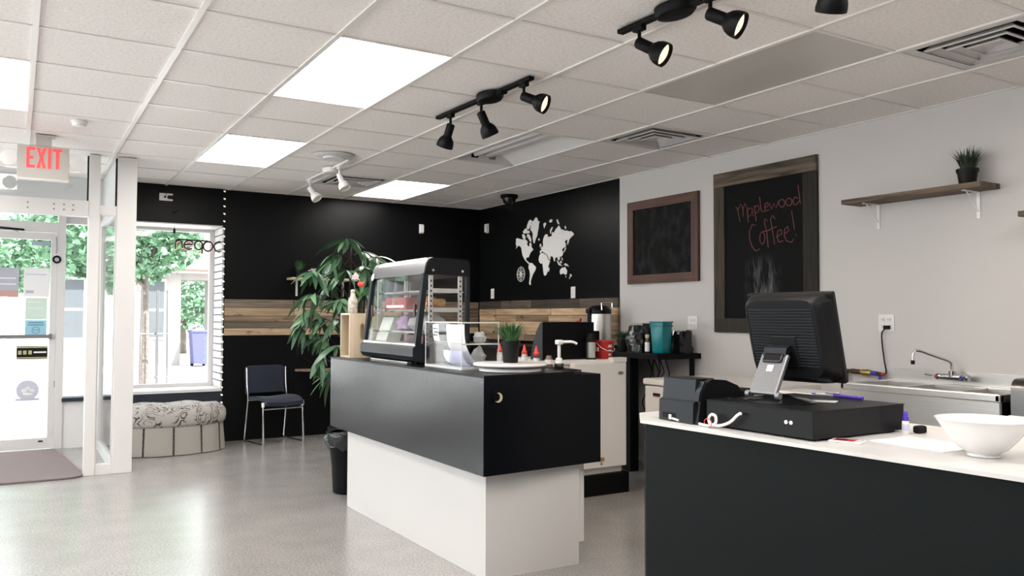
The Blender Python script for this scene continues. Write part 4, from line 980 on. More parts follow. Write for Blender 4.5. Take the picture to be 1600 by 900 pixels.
letter([[(.33,0),(.67,0),(.67,.86),(1,.86),(1,1),(0,1),(0,.86),(.33,.86)]], .058, .060)
for s_ in (-1, 1):
    hd = MB().lathe([(.022,.05),(.045,.035),(.052,.0),(.054,-.012),(.048,-.014)], 20, mx=aim_matrix((s_*.217, -.01, zc+.022), (.12*s_,-.9,-.25)) @ Matrix.Diagonal((1,1,-1,1))).build('lamp_head', 'white_gloss', t)
    MB().lathe([(.001,.010),(.030,.012),(.047,.006)], 20, mx=aim_matrix((s_*.217, -.01, zc+.022), (.12*s_,-.9,-.25))).build('lamp_lens', mat('lamp_lens%d' % s_, (.62,.62,.60), .15, .3), hd)
    MB().tube([(s_*.160, 0, zc+.02), (s_*.19, 0.01, zc+.02)], .014, 10).build('lamp_arm', 'white_gloss', t)
    MB().b2((s_*.20-.035, -.02, zc-.05), (s_*.20+.035, .02, zc-.044)).build('lamp_bracket', 'white_gloss', t, smooth=None)

# --- posters and stickers on the door
def sheet(name, label, x0, x1, z0, z1, mt, y=9.178, cat='poster', bars=()):
    o = tag(MB().b2((x0, y, z0), (x1, y+.0015, z1)).build(name, mt, smooth=None), label, cat)
    for (a, b, c, d, m2) in bars:
        MB().b2((x0+(x1-x0)*a, y-.0008, z0+(z1-z0)*c), (x0+(x1-x0)*b, y, z0+(z1-z0)*d)).build('print', m2, o, smooth=None)
    return o
M['pg'] = mat('poster_grey', (.45,.45,.52), .7); M['pr'] = mat('poster_red', (.55,.33,.30), .7); M['pgreen'] = mat('poster_green', (.58,.72,.62), .7)
M['pblue'] = mat('poster_blue', (.33,.58,.70), .7); M['pdark'] = mat('poster_teal', (.12,.30,.40), .7); M['pyellow'] = mat('poster_yellow', (.45,.42,.22), .6); M['pslate'] = mat('poster_slate', (.35,.42,.46), .6)
sheet('door_poster', 'grey and red poster on the door, cut by the left edge', -.22, .015, 1.47, 1.75, 'pg', bars=((0,1,0,.22,'pr'), (.1,.9,.62,.66,'paper'), (.1,.9,.42,.46,'paper')))
sheet('door_notice', 'white printed notice on the door glass above the green sheet', .055, .268, 1.475, 1.755, 'paper', bars=((.08,.40,.12,.22,'pg'), (.08,.9,.75,.79,'paper_lilac')))
sheet('door_notice', 'pale green notice on the door glass above the blue sheet', .075, .255, 1.255, 1.465, 'pgreen', bars=((.08,.7,.78,.82,'paper'), (.08,.8,.5,.54,'paper')))
o = sheet('door_notice', 'light blue notice with round symbol on the door glass', .075, .255, 1.095, 1.25, 'pblue', bars=((.15,.85,.80,.88,'pdark'), (.12,.88,.66,.74,'pdark')))
MB().tube([(.165+.032*math.cos(2*PI*k/20), 9.177, 1.152+.032*math.sin(2*PI*k/20)) for k in range(20)], .003, 5, closed=True).build('round_symbol', 'pdark', o)
MB().prism([(.145,1.145), (.155,1.152), (.175,1.152), (.185,1.145), (.185,1.162), (.175,1.157), (.155,1.157), (.145,1.162)], 9.1762, 9.1778, 'XZ').build('round_symbol', 'pdark', o, smooth=None)
sheet('door_sign', 'black sign with yellow border lines below the push bar', .010, .268, .875, 1.0, 'rubber', bars=((0,1,.86,.96,'pyellow'), (0,1,.06,.15,'pyellow'), (.55,.96,.46,.58,'paper'), (.05,.16,.36,.66,'pyellow'), (.21,.32,.36,.66,'pyellow'), (.38,.49,.36,.66,'pyellow')))
sheet('door_label', 'small slate grey label near the top of the door glass', .117, .268, 1.972, 2.012, 'pslate')
em = tag(MB().lathe([(.001,0),(.095,.0012)], 40, mx=aim_matrix((.108, 9.180, .578), (0,-1,0))).build('door_emblem', mat('emblem', (.55,.56,.66), .7), smooth=None), 'pale round emblem sticker low on the door glass', 'sticker')
for (x, z, r, sx) in ((.108,.60,.018,1), (.085,.575,.026,1.2), (.135,.57,.024,1.3), (.11,.545,.02,2.2)):
    MB().lathe([(.001,0),(r,.001)], 16, mx=aim_matrix((x, 9.1785, z), (0,-1,0)) @ Matrix.Diagonal((sx,.8,1,1))).build('emblem_figure', 'paper', em, smooth=None)
MB().b2((.01, 9.1775, .478), (.206, 9.179, .50)).build('emblem_banner', mat('emblem2', (.50,.51,.62), .7), em, smooth=None)

# --- black track lights
def track(name, label, p0, p1, canopy, heads, mt='black', lens='lens', scale=1.0, group='track lights', spots=True):
    c = ((p0[0]+p1[0])/2, (p0[1]+p1[1])/2); t = thing(name, label, 'track light', (c[0], c[1], CE), group=group)
    d = Vector((p1[0]-p0[0], p1[1]-p0[1], 0)); L_ = d.length; d.normalize(); an = math.atan2(d.y, d.x)
    MB().box((0, 0, -.014), (L_, .036, .020), .003, rz=an).build('rail', mt, t, smooth=None)
    if canopy is not None:
        p = d*(canopy-.5)*L_
        MB().lathe([(.04,-.048),(.062,-.044),(.072,-.03),(.074,-.004)], 28, c=(0,0,0), mx=Matrix.Translation(p) @ Matrix.Rotation(an, 4, 'Z') @ Matrix.Diagonal((1.45,.95,1,1))).build('canopy', mt, t)
        MB().box(p + d*.13 + Vector((0,0,-.02)), (.06, .045, .03), .004, rz=an).build('feed_box', mt, t, smooth=None)
        MB().lathe([(.004,0),(.012,.006),(.014,.012)], 10, mx=aim_matrix(tuple(p - d*.085 + Vector((0,0,-.028))), (0,0,-1))).build('canopy_screw', 'chrome', t)
    for f, aim, lit, *drop in heads:
        a = Vector(aim).normalized(); p = d*(f-.5)*L_
        cn = MB().box(p + Vector((0,0,-.034)), (.062, .030, .026), .003, rz=an).build('adapter', mt, t, smooth=None)
        k = p + Vector((0, 0, -(drop[0] if drop else .100)))
        MB().tube([p + Vector((0,0,-.04)), k], .0085*scale, 10).build('stem', mt, cn)
        mx = aim_matrix(tuple(k - a*.012*scale), a) @ Matrix.Scale(scale*.80, 4)
        hd = MB().lathe([(.012,-.004),(.028,.0),(.033,.010),(.033,.098),(.036,.100),(.040,.106),(.054,.122),(.064,.146),(.068,.175),(.067,.192),(.061,.186),(.056,.150),(.034,.112)], 28, mx=mx, cap=False).build('lamp_head', mt, t)
        MB().lathe([(.001,.184),(.040,.181),(.058,.172)], 24, mx=mx, cap=False).build('lens', lens if lit else 'white_gloss', hd)
        if lit and spots:
            ld_ = bpy.data.lights.new('track_spot', 'SPOT'); ld_.energy = 26*scale; ld_.color = (1, .83, .66); ld_.spot_size = math.radians(75); ld_.spot_blend = .8; ld_.shadow_soft_size = .04
            lo = bpy.data.objects.new('spot_light', ld_); COL.objects.link(lo); lo.parent = t
            q_ = k + a*.150*scale; lo.location = q_; lo.rotation_euler = (-a).to_track_quat('Z', 'Y').to_euler()
    return t
track('track_light', 'black track light with three heads in the middle of the ceiling', (2.343,4.841), (2.378,3.747), .60, ((.16, (-.10,.42,-.90), True), (.51, (.45,.05,-.80), True), (.93, (.55,-.72,-.40), True)))
track('track_light', 'black track light cut off by the top edge of the photo', (2.340,2.935), (2.385,1.62), .27, ((.10, (.42,-.74,-.52), True), (.42, (.45,-.74,-.48), True), (.865, (.25,.42,-.86), True, .125)))
track('track_light', 'white track light with two heads near the round ceiling speaker', (2.36,6.55), (2.37,7.75), .42, ((.22, (.25,-.35,-.80), False), (.93, (.35,-.45,-.70), False)), mt='white_gloss', lens='white_gloss', scale=.95, spots=False)
# ================================================================ things on the service counter
def plate_hole(b, rect, hole, h0, h1, plane='XZ', n=32):
    (x0, z0, x1, z1) = rect; (a0, c0, a1, c1) = hole
    cx, cz = (a0+a1)/2, (c0+c1)/2; out, inn = [], []
    for k in range(n):
        a = 2*PI*(k+.5)/n; u, v_ = math.cos(a), math.sin(a)
        s1 = min(((x1-cx)/u if u > 1e-9 else (x0-cx)/u if u < -1e-9 else 1e9), ((z1-cz)/v_ if v_ > 1e-9 else (z0-cz)/v_ if v_ < -1e-9 else 1e9))
        out.append((cx+u*s1, cz+v_*s1))
        w_, h_ = (a1-a0)/2, (c1-c0)/2
        p = 4; s2 = (abs(u/w_)**p + abs(v_/h_)**p)**(-1/p); inn.append((cx+u*s2, cz+v_*s2))
    # snap the nearest outline points to the corners
    for c in ((x0,z0), (x1,z0), (x1,z1), (x0,z1)):
        k = min(range(n), key=lambda i: (out[i][0]-c[0])**2+(out[i][1]-c[1])**2); out[k] = c
    def P(q, h): return {'XZ': (q[0], h, q[1]), 'YZ': (h, q[0], q[1])}[plane]
    V = [[b.bm.verts.new(P(q, h)) for q in L_] for h in (h0, h1) for L_ in (out, inn)]
    for k in range(n):
        j = (k+1) % n
        b.bm.faces.new((V[0][k], V[0][j], V[1][j], V[1][k])); b.bm.faces.new((V[2][k], V[3][k], V[3][j], V[2][j]))
        b.bm.faces.new((V[0][k], V[2][k], V[2][j], V[0][j])); b.bm.faces.new((V[1][k], V[1][j], V[3][j], V[3][k]))
    return b

# --- heated display case
t = thing('display_case', 'black countertop food display case with slanted glass front', 'display case', (2.0, 4.40, CT))
DW = .85                                    # width along the counter; local x to the back, y along the counter, z up
fb = [(.03,.015), (.33,.015), (.352,.03), (.352,.115), (.0,.115), (-.022,.10), (-.022,.05), (-.005,.025)]
MB().prism(fb, 0, DW, 'XZ').build('base', 'slate_plastic', t, smooth=30)
MB().b2((-.006,.01,.108), (.03,DW-.01,.128), .004).build('sill_strip', 'chrome', t, smooth=None)
MB().b2((-.012,.10,.0), (.02,DW-.16,.014)).build('front_bar', 'chrome', t, smooth=None)
for y in (.06, DW-.10): MB().b2((.03,y,.0), (.30,y+.04,.016)).build('foot', 'rubber', t, smooth=None)
hood = [(.052,.535), (.066,.60), (.082,.624), (.11,.634), (.335,.628), (.352,.60), (.352,.53), (.33,.525)]
MB().prism(hood, 0, DW, 'XZ').build('hood', 'black_plastic', t, smooth=35)
hp = MB(); hp.prism([(.049,.535), (.063,.60), (.079,.626), (.11,.6365), (.11,.634), (.082,.624), (.066,.60), (.052,.535)], .012, DW-.012, 'XZ'); hp.build('hood_front', 'grey_metal', t, smooth=35)
MB().prism([(.066,.608), (.079,.6285), (.105,.638), (.106,.635), (.082,.624), (.069,.606)], .09, DW-.10, 'XZ').build('light_window', 'white_gloss', t, smooth=35)
MB().lathe([(.001,0),(.022,.002),(.024,0)], 18, mx=aim_matrix((.045, DW-.045, .545), (-1,0,.15))).build('logo_badge', 'white_gloss', t)
for y0 in (.0, DW-.034):
    MB().prism([(-.006,.115), (.028,.115), (.078,.54), (.046,.54)], y0, y0+.034, 'XZ').build('front_frame', 'slate_plastic', t, smooth=None)
MB().prism([(-.002,.125), (.002,.125), (.056,.535), (.052,.535)], .034, DW*.52, 'XZ').build('front_pane', 'acrylic', t, smooth=None)
MB().prism([(.006,.125), (.010,.125), (.064,.535), (.060,.535)], DW*.48, DW-.034, 'XZ').build('front_pane', 'acrylic', t, smooth=None)
for y in (.075, DW-.10): MB().box((.022, y, .32), (.012, .02, .075), .003).build('pane_handle', mat('handle_brown', (.05,.012,.012), .4), t, smooth=None)
for y0 in (.002, DW-.006): MB().prism([(.03,.118), (.335,.118), (.335,.528), (.078,.528)], y0, y0+.004, 'XZ').build('side_pane', 'acrylic', t, smooth=None)
for x0, x1 in ((.33,.352),):
    for y0 in (0, DW-.025): MB().b2((x0,y0,.115), (x1,y0+.025,.53)).build('rear_post', 'slate_plastic', t, smooth=None)
for xx in (.088, .283):
    for y in (.018, DW-.03):
        p_ = MB().b2((xx,y,.118), (xx+.026,y+.008,.528)).build('slotted_post', 'steel', t, smooth=None)
        if y < .1:
            for k in range(12): MB().b2((xx+.009,y-.0012,.16+k*.030), (xx+.018,y+.0002,.172+k*.030)).build('slot', 'rubber', p_, smooth=None)
for z, x0 in ((.315,.07), (.43,.085), (.185,.05)):
    s_ = MB().b2((x0,.03,z), (.325,DW-.035,z+.004)).build('shelf', 'clear' if z < .2 else 'steel', t, smooth=None)
    MB().b2((x0+.015,.026,z-.004), (.31,.032,z+.022)).build('shelf_rail', 'steel', s_, smooth=None)
    MB().b2((x0,.03,z-.002), (x0+.006,DW-.035,z+.010)).build('shelf_rail', 'chrome', s_, smooth=None)
MB().lathe([(.006,0),(.008,.003)], 10, mx=aim_matrix((.105,-.001,.558), (0,-1,0))).build('rivet', 'chrome', t)
MB().lathe([(.006,0),(.008,.003)], 10, mx=aim_matrix((.30,-.001,.556), (0,-1,0))).build('rivet', 'chrome', t)

def lump(name, label, cat, c, sz, mt, amp=.18, seed=1, seg=14, parent=None):
    rnd = random.Random(seed); b = MB(); b.ball((0,0,0), 1.0, seg)
    for v_ in b.bm.verts:
        f = 1+amp*(math.sin(5*v_.co.x+seed)*math.cos(4*v_.co.y+2*seed)+.6*math.sin(9*v_.co.z+seed)) + rnd.uniform(-amp, amp)*.35
        v_.co = Vector((v_.co.x*f*sz[0], v_.co.y*f*sz[1], max(-.85, v_.co.z*f)*sz[2]))
    lo = min(v_.co.z for v_ in b.bm.verts)
    for v_ in b.bm.verts: v_.co.z -= lo
    o = b.build(name, mt, parent, smooth=60, loc=c)
    if label: tag(o, label, cat)
    return o
XB, YB_, ZB_ = 2.0, 4.40, CT
t = thing('snack_box', 'dark red snack box on the upper shelf inside the display case', 'box', (XB+.175, YB_+.55, ZB_+.320))
MB().b2((-.075,-.17,0), (.075,.17,.085), .003).build('carton', 'dark_red', t, smooth=None); MB().b2((-.078,-.14,.02), (-.0755,.14,.036)).build('carton_stripe', 'paper', t, smooth=None)
lump('bread_bag', 'clear bag of rolls beside the slotted post in the case', 'food', (XB+.155, YB_+.16, ZB_+.320), (.05,.07,.05), 'bread', .12, 3)
lump('pastry', 'round glazed bun on the upper tray near the case side', 'food', (XB+.20, YB_+.09, ZB_+.343), (.035,.035,.028), 'bread', .05, 8)
lump('bread_bag', 'crinkled clear bag at the centre of the lower shelf in the case', 'food', (XB+.18, YB_+.32, ZB_+.19), (.08,.11,.06), 'bag_clear', .15, 4)
lump('bread_bag', 'crinkled clear bag at the near end of the lower shelf in the case', 'food', (XB+.17, YB_+.12, ZB_+.19), (.075,.07,.06), 'bag_clear', .15, 5)
t = thing('snack_box', 'dark brown snack box at the near bottom of the display case', 'box', (XB+.14, YB_+.20, ZB_+.117))
MB().b2((-.06,-.12,0), (.08,.12,.055), .003).build('carton', mat('maroon', (.07,.02,.02), .5), t, smooth=None)
o = tag(MB().prism([(0,0), (.10,0), (.15,.17), (.06,.16)], 0, .18, 'XZ').build('paper_bag', mat('sage_paper', (.55,.57,.52), .7), smooth=None, loc=(XB+.045, YB_+.58, ZB_+.117)), 'pale folded paper bag behind the slanted front glass', 'bag')
lump('candy_bag', 'purple and white bag on the lower shelf of the case', 'food', (XB+.16, YB_+.50, ZB_+.19), (.06,.06,.055), mat('candy', (.42,.30,.48), .4, noise=.5, nscale=20), .15, 6)
lump('candy_bag', 'red ribbon tied bag of cookies hanging near the case side', 'food', (XB+.115, YB_+.055, ZB_+.335), (.022,.02,.035), 'red', .15, 7)

# --- wooden crate with bottle and flower
t = thing('wooden_crate', 'pale wooden crate with handle slot at the far counter end', 'crate', (1.953, 5.39, CT))
cw, cd, chh = .26, .185, .305
plate_hole(MB(), (0,0,cw,chh), (.075,.125,.110,.235), 0, .012).build('end_panel', 'crate_wood', t, smooth=None)
MB().b2((0,cd-.012,0), (cw,cd,chh)).build('end_panel', 'crate_wood', t, smooth=None)
MB().b2((0,.0125,chh-.012), (cw,cd-.0125,chh)).build('slat', 'crate_wood', t, smooth=None); MB().b2((0,.0125,0), (cw,cd-.0125,.012)).build('slat', 'crate_wood', t, smooth=None)
MB().b2((cw-.01,.0125,.0125), (cw,cd-.0125,chh-.0125)).build('slat', 'crate_wood', t, smooth=None)
o = thing('magazine', 'magazines standing inside the wooden crate', 'magazine', (1.99, 5.47, CT+.013))
MB().b2((0,-.045,0), (.19,-.035,.10)).build('cover', 'paper', o, smooth=None); MB().b2((0,-.03,0), (.19,-.012,.095)).build('cover', 'slate_plastic', o, smooth=None); MB().b2((0,-.005,0), (.19,.01,.10)).build('cover', 'paper', o, smooth=None)
zt = CT+chh
t = thing('glass_bottle', 'small glass bottle holding a red flower on the wooden crate', 'bottle', (2.005, 5.475, zt+.0005))
MB().lathe([(.030,0),(.033,.006),(.033,.085),(.030,.10),(.018,.118),(.016,.145),(.019,.148)], 20).build('glass', mat('mottled_glass', (.40,.37,.33), .25, noise=.4, nscale=40), t)
MB().lathe([(.013,.145),(.016,.148),(.016,.160),(.008,.166)], 14).build('stopper', mat('cork', (.5,.45,.4), .6), t)
MB().tube([(.025,0,.06), (.045,-.01,.13), (.050,-.015,.19)], .0025, 6).build('stem', 'grass', t)
lump('bloom', None, None, (.050,-.015,.185), (.022,.022,.020), 'red_cap', .25, 3, 12, t)
for k, (dx, dz, a) in enumerate(((.02,.0,.6), (-.02,.01,-.6), (.03,-.02,1.0))):
    MB().prism([(0,0), (.012,.03), (.004,.085), (-.008,.03)], -.001, .001, 'XZ', mx=Matrix.Translation((.045,-.012,.115)) @ Matrix.Rotation(a, 4, 'Y')).build('flower_leaf', 'grass', t, smooth=None)
lump('bloom', None, None, (.030,.03,.225), (.026,.02,.03), mat('pale_bloom', (.45,.40,.40), .7), .25, 5, 12, t)

# --- acrylic display box with papers
t = thing('acrylic_display', 'clear acrylic display box with shelf and papers on the counter', 'display box', (2.03, 3.885, CT))
ax, ay, az = .225, .45, .252; e_ = .004
for nm, lo, hi in (('panel',(0,0,0),(.003,ay,az)), ('panel',(0,0,0),(ax,.003,az)), ('panel',(0,ay-.003,0),(ax,ay,az)), ('panel',(0,0,az-.003),(ax,ay,az)), ('shelf',(.003,.003,.135),(ax-.003,ay-.003,.139))):
    MB().b2(lo, hi).build(nm, 'acrylic', t, smooth=None)
MB().b2((-.003,-.003,0), (ax,ay+.003,.012)).build('base_plate', 'acrylic_edge', t, smooth=None)
for (x, y) in ((0,0), (ax,0), (0,ay), (ax,ay)): MB().b2((x-.002,y-.002,.012), (x+.002,y+.002,az)).build('edge', 'acrylic_edge', t, smooth=None)
for nm, lo, hi in ((0,(0,-.003,az-.004),(ax,.003,az+.003)), (0,(-.003,0,az-.002),(.003,ay,az+.002)), (0,(0,ay-.003,az-.003),(ax,ay+.003,az+.003)), (0,(0,-.003,.133),(ax,.002,.140)), (0,(.0,ay-.003,.134),(ax,ay,.140))):
    MB().b2(lo, hi).build('edge', 'acrylic_edge', t, smooth=None)
def curled(b, y0, y1, z0, z1, x, curl, n=10):
    R1 = []
    for k in range(n+1):
        f = k/n; R1.append((x+curl*(1-f)**3, z0+(z1-z0)*f))
    for (xa, za), (xb, zb) in zip(R1, R1[1:]): b.quad((xa,y0,za), (xa,y1,za), (xb,y1,zb), (xb,y0,zb))
    bmesh.ops.remove_doubles(b.bm, verts=b.bm.verts, dist=1e-5)
    return b
o = tag(curled(MB(), .02, .235, .0, .228, 0, .10).build('paper_sheet', 'paper', loc=(2.055, 3.885, CT+.0135)), 'curled white printed sheet standing in the acrylic box', 'paper')
o = tag(curled(MB(), .02, .25, .0, .085, 0, .06).build('paper_sheet', 'paper_lilac', loc=(2.045, 3.885, CT+.0135)), 'lilac sheet bent along the bottom of the acrylic box', 'paper')
o = tag(curled(MB(), .345, .42, .0, .095, 0, .01).build('paper_sheet', 'paper', loc=(2.06, 3.885, CT+.145)), 'small white card leaning at the far end of the acrylic box', 'paper')
for k in range(3): MB().b2((-.0012,.352,.03+k*.018), (-.0004,.41-.012*(k % 2),.037+k*.018)).build('print', 'slate_plastic', o, smooth=None)
lump('treat_bag', 'crinkled clear treat bag in the bottom of the acrylic box', 'food', (2.185, 3.98, CT+.0135), (.035,.05,.055), 'bag_clear', .2, 12)
lump('treat_bag', 'crinkled clear treat bag on the shelf of the acrylic box', 'food', (2.185, 3.97, CT+.1395), (.032,.05,.032), 'bag_clear', .2, 13)
o = tag(MB().b2((-.05,-.07,0), (.03,.07,.10), .004).build('treat_box', 'black', smooth=None, loc=(2.16, 4.19, CT+.0135)), 'small black box at the back of the acrylic display', 'box')

# --- turntable
t = thing('turntable', 'round white turntable at the near end of the counter', 'turntable', (2.213, 3.69, CT))
MB().lathe([(.150,0),(.163,.004),(.163,.017),(.158,.020)], 48).build('base_disc', 'white_gloss', t)
MB().lathe([(.06,.020),(.06,.026)], 24).build('bearing', 'rubber', t)
MB().lathe([(.17,.026),(.186,.027),(.194,.034),(.194,.040),(.189,.0445)], 56).build('top_disc', 'white_gloss', t)

# --- syrup bottles
def syrup(label, loc, s_=1.0, fill=None):
    t = thing('syrup_bottle', label, 'bottle', loc, group='small syrup bottles with red tips')
    MB().lathe([(.017,0),(.0185,.003),(.0185,.058),(.015,.066)], 18).build('bottle', mat('bottle_frost', (.62,.58,.56), .25) if not fill else fill, t)
    MB().lathe([(.019,.012),(.019,.048)], 18, cap=False).build('label', 'paper', t)
    MB().lathe([(.0175,.066),(.018,.070),(.018,.078),(.014,.080)], 18).build('collar', 'red_cap', t)
    MB().lathe([(.0135,.079),(.011,.092),(.006,.108),(.0035,.118),(.002,.119)], 16).build('tip', 'red_cap', t)
syrup('red-tipped syrup bottle left of the grass pot by the acrylic box', (2.575, 4.42, CT)); syrup('red-tipped syrup bottle just right of the grass pot', (2.568, 4.12, CT)); syrup('red-tipped syrup bottle with dark contents, rightmost of the red-tipped ones', (2.565, 3.985, CT), fill=mat('dark_syrup', (.10,.02,.02), .3))
t = thing('small_jar', 'small clear jar with white label beside the white pump', 'jar', (2.585, 3.885, CT))
MB().lathe([(.020,0),(.022,.004),(.022,.045),(.016,.055),(.014,.066)], 18).build('jar', mat('jar_brown', (.20,.12,.09), .2), t); MB().lathe([(.0225,.018),(.0225,.043)], 18, cap=False).build('label', 'paper', t)
t = thing('pump_dispenser', 'white pump dispenser on a dark jar at the counter corner', 'pump', (2.552, 3.735, CT))
MB().lathe([(.024,0),(.026,.004),(.026,.026),(.023,.030)], 20).build('jar', 'black_gloss', t)
MB().lathe([(.023,.030),(.023,.040),(.017,.044),(.019,.052),(.015,.060)], 20).build('collar', 'white_gloss', t)
MB().tube([(0,0,.055), (0,0,.135)], .009, 12).build('plunger', 'white_gloss', t)
MB().lathe([(.010,.132),(.021,.134),(.023,.140),(.023,.153),(.019,.158),(.004,.159)], 20).build('pump_head', 'white_gloss', t)
MB().tube([(.01,-.004,.146), (.055,-.03,.148), (.070,-.04,.145), (.085,-.05,.136)], [.009,.008,.0075,.007], 10).build('spout', 'white_gloss', t)

# ================================================================ things on the fridge and back counter
FT = .986
t = thing('coffee_grinder_box', 'black boxy machine with curved grey side on the fridge', 'machine', (3.245, 4.955, FT))
MB().prism([(0,0), (.16,0), (.145,.06), (.12,.13), (.085,.20), (.03,.268), (0,.272)], 0, .455, 'YZ').build('body', 'black', t, smooth=30)
MB().prism([(.001,0), (.16,0), (.145,.06), (.12,.13), (.085,.20), (.03,.268), (.001,.272)], -.004, -.0002, 'YZ').build('side_cover', 'slate_plastic', t, smooth=None)
MB().b2((.456,.075,.0), (.565,.20,.205), .004).build('side_box', 'black', t, smooth=None)
t = thing('thermos', 'small steel thermos with black lid in front of the black machine', 'thermos', (3.628, 4.895, FT))
MB().lathe([(.033,0),(.036,.004),(.036,.012)], 24).build('base_ring', 'rubber', t); MB().lathe([(.034,.012),(.034,.125)], 24).build('body', 'steel', t)
MB().lathe([(.035,.125),(.035,.150),(.028,.165),(.026,.185),(.012,.19)], 24).build('lid', 'rubber', t)
t = thing('red_bucket', 'small red bucket with wire handle on the fridge', 'bucket', (3.782, 4.935, FT))
MB().lathe([(.054,0),(.056,.002),(.070,.125),(.074,.126),(.074,.136),(.069,.136),(.066,.12),(.052,.006)], 32, cap=False).build('pail', 'red', t)
MB().lathe([(.001,.004),(.054,.004)], 24, cap=False).build('pail_floor', 'red', t)
MB().tube([(-.074,0,.118), (-.066,-.045,.085), (-.03,-.075,.062), (.02,-.078,.056), (.055,-.055,.066), (.074,0,.118)], .0022, 6).build('wire_handle', 'white_gloss', t)
for (zz, n_, hw_) in ((.098,1,.016), (.088,1,.020), (.060,1,.016), (.032,1,.013), (.024,1,.009)):
    r_ = .055+.016*zz/.125+.0015; A = []
    b = MB()
    for k in range(6):
        a = -PI/2+.05+(k-2.5)/2.5*hw_/r_; A.append((r_*math.cos(a), r_*math.sin(a)))
    for p, q_ in zip(A, A[1:]): b.quad((p[0],p[1],zz), (q_[0],q_[1],zz), (q_[0],q_[1],zz+.006), (p[0],p[1],zz+.006))
    bmesh.ops.remove_doubles(b.bm, verts=b.bm.verts, dist=1e-5); b.build('print_line', 'paper', t)
MB().b2((-.076,-.02,.055), (-.068,.02,.085)).build('side_label', 'white_gloss', t, smooth=None)
BT = 1.0005
t = thing('airpot', 'large stainless steel airpot with black lid on the back counter', 'airpot', (4.60, 6.08, BT))
MB().lathe([(.105,0),(.108,.01),(.108,.03)], 32).build('base_ring', 'rubber', t); MB().lathe([(.107,.03),(.110,.05),(.110,.31),(.107,.325)], 40).build('body', 'steel', t)
MB().lathe([(.112,.325),(.114,.335),(.112,.365),(.095,.385),(.06,.40),(.02,.405)], 32).build('lid', 'black_plastic', t)
MB().b2((-.135,-.03,.33), (-.09,.03,.375), .008).build('spout', 'black_plastic', t, smooth=None)
MB().tube([(-.045,-.10,.36), (-.045,-.095,.425), (-.03,-.09,.432), (.06,-.09,.432), (.075,-.095,.425), (.075,-.10,.36)], .006, 8).build('handle', 'chrome', t)
MB().b2((-.115,-.025,.03), (-.100,.025,.33)).build('back_strip', 'black_plastic', t, smooth=None)
grass_pot('potted_grass', 'black pot of dark grass right of the airpot', (4.55, 5.66, BT), .06, .10, .10, .07, 5, 'grass_dark', 130)
grass_pot('potted_grass', 'black pot of dark grass behind the black machine', (4.55, 6.92, BT), .055, .12, .14, .05, 6, 'grass_dark', 110)
t = thing('red_flowers', 'sprig of small red flowers left of the airpot', 'flowers', (4.58, 6.36, BT))
MB().lathe([(.02,0),(.024,.01),(.024,.10),(.012,.14),(.013,.15)], 16).build('vase', 'black_gloss', t)
for k, (dx, dy, dz) in enumerate(((-.02,.01,.25), (.01,.0,.275), (.02,.02,.24), (-.005,-.015,.26))):
    MB().tube([(0,0,.14), (dx,dy,dz)], .0015, 5).build('stem', 'grass_dark', t); lump('flower', None, None, (dx,dy,dz-.01), (.012,.012,.011), 'red', .2, k, 8, t)
def crumple(name, label, loc, d, seed, mt='black_gloss', rz=0.0):
    rnd = random.Random(seed); b = MB(); b.box((0,0,d[2]/2), d)
    bmesh.ops.subdivide_edges(b.bm, edges=b.bm.edges[:], cuts=5, use_grid_fill=True)
    for v_ in b.bm.verts:
        f = v_.co.z/d[2]; k = 1-.18*max(0, f-.55)/.45
        v_.co.x *= k; v_.co.y *= k
        if 0.02 < f: v_.co += Vector((rnd.uniform(-1,1), rnd.uniform(-1,1), rnd.uniform(-1,.6)))*d[0]*.055
        if v_.co.z < 0: v_.co.z = 0
    t = thing(name, label, 'bag', loc, rz); b.build('bag', mt, t, smooth=20); return t
q_ = crumple('coffee_bag', 'shiny black crinkled bag with white writing on the black counter', (4.56, 5.43, BT), (.17,.21,.225), 4)
MB().b2((-.06,-.09,.205), (.06,.09,.245), .01).build('folded_top', 'black_gloss', q_, smooth=None)
for k, (yy, zz, l_) in enumerate(((.045,.165,.05), (.03,.13,.045), (.04,.095,.035), (.035,.06,.04))):
    MB().tube([(-.092, yy, zz), (-.094, yy-.012, zz+.010), (-.093, yy-.024, zz-.004), (-.094, yy-l_, zz+.008)], .0035, 5).build('writing', 'white_paint', q_)
crumple('coffee_bag', 'shiny black bag right of the teal container', (4.735, 5.155, BT), (.15,.16,.185), 9)
t = thing('teal_container', 'translucent teal plastic container on the black counter end', 'container', (4.535, 5.155, BT), .2)
b = MB(); b.box((0,0,.13), (.108,.108,.26), .012)
for v_ in b.bm.verts: k = 1+.28*(v_.co.z/.26); v_.co.x *= k; v_.co.y *= k
b.build('vessel', 'teal', t, smooth=40)
MB().box((0,0,.225), (.139,.139,.012), .004).build('fill_band', mat('teal_dark', (.0,.12,.145), .3), t, smooth=None)
MB().box((0,0,.256), (.147,.147,.010), .004).build('rim', 'teal', t, smooth=None)
t = thing('brown_bottle', 'small brown bottle with cream cap between the black bag and teal container', 'bottle', (4.455, 5.235, BT))
MB().lathe([(.018,0),(.02,.004),(.02,.10),(.016,.118),(.015,.125)], 16).build('bottle', mat('amber', (.06,.025,.012), .2), t); MB().lathe([(.017,.125),(.017,.152),(.014,.154)], 16).build('cap', 'cream', t)
MB().lathe([(.0205,.015),(.0205,.09)], 16, cap=False).build('label', 'paper', t)
t = thing('cable_bundle', 'tangle of dark cables hanging below the black counter', 'cables', (4.60, 5.30, .92))
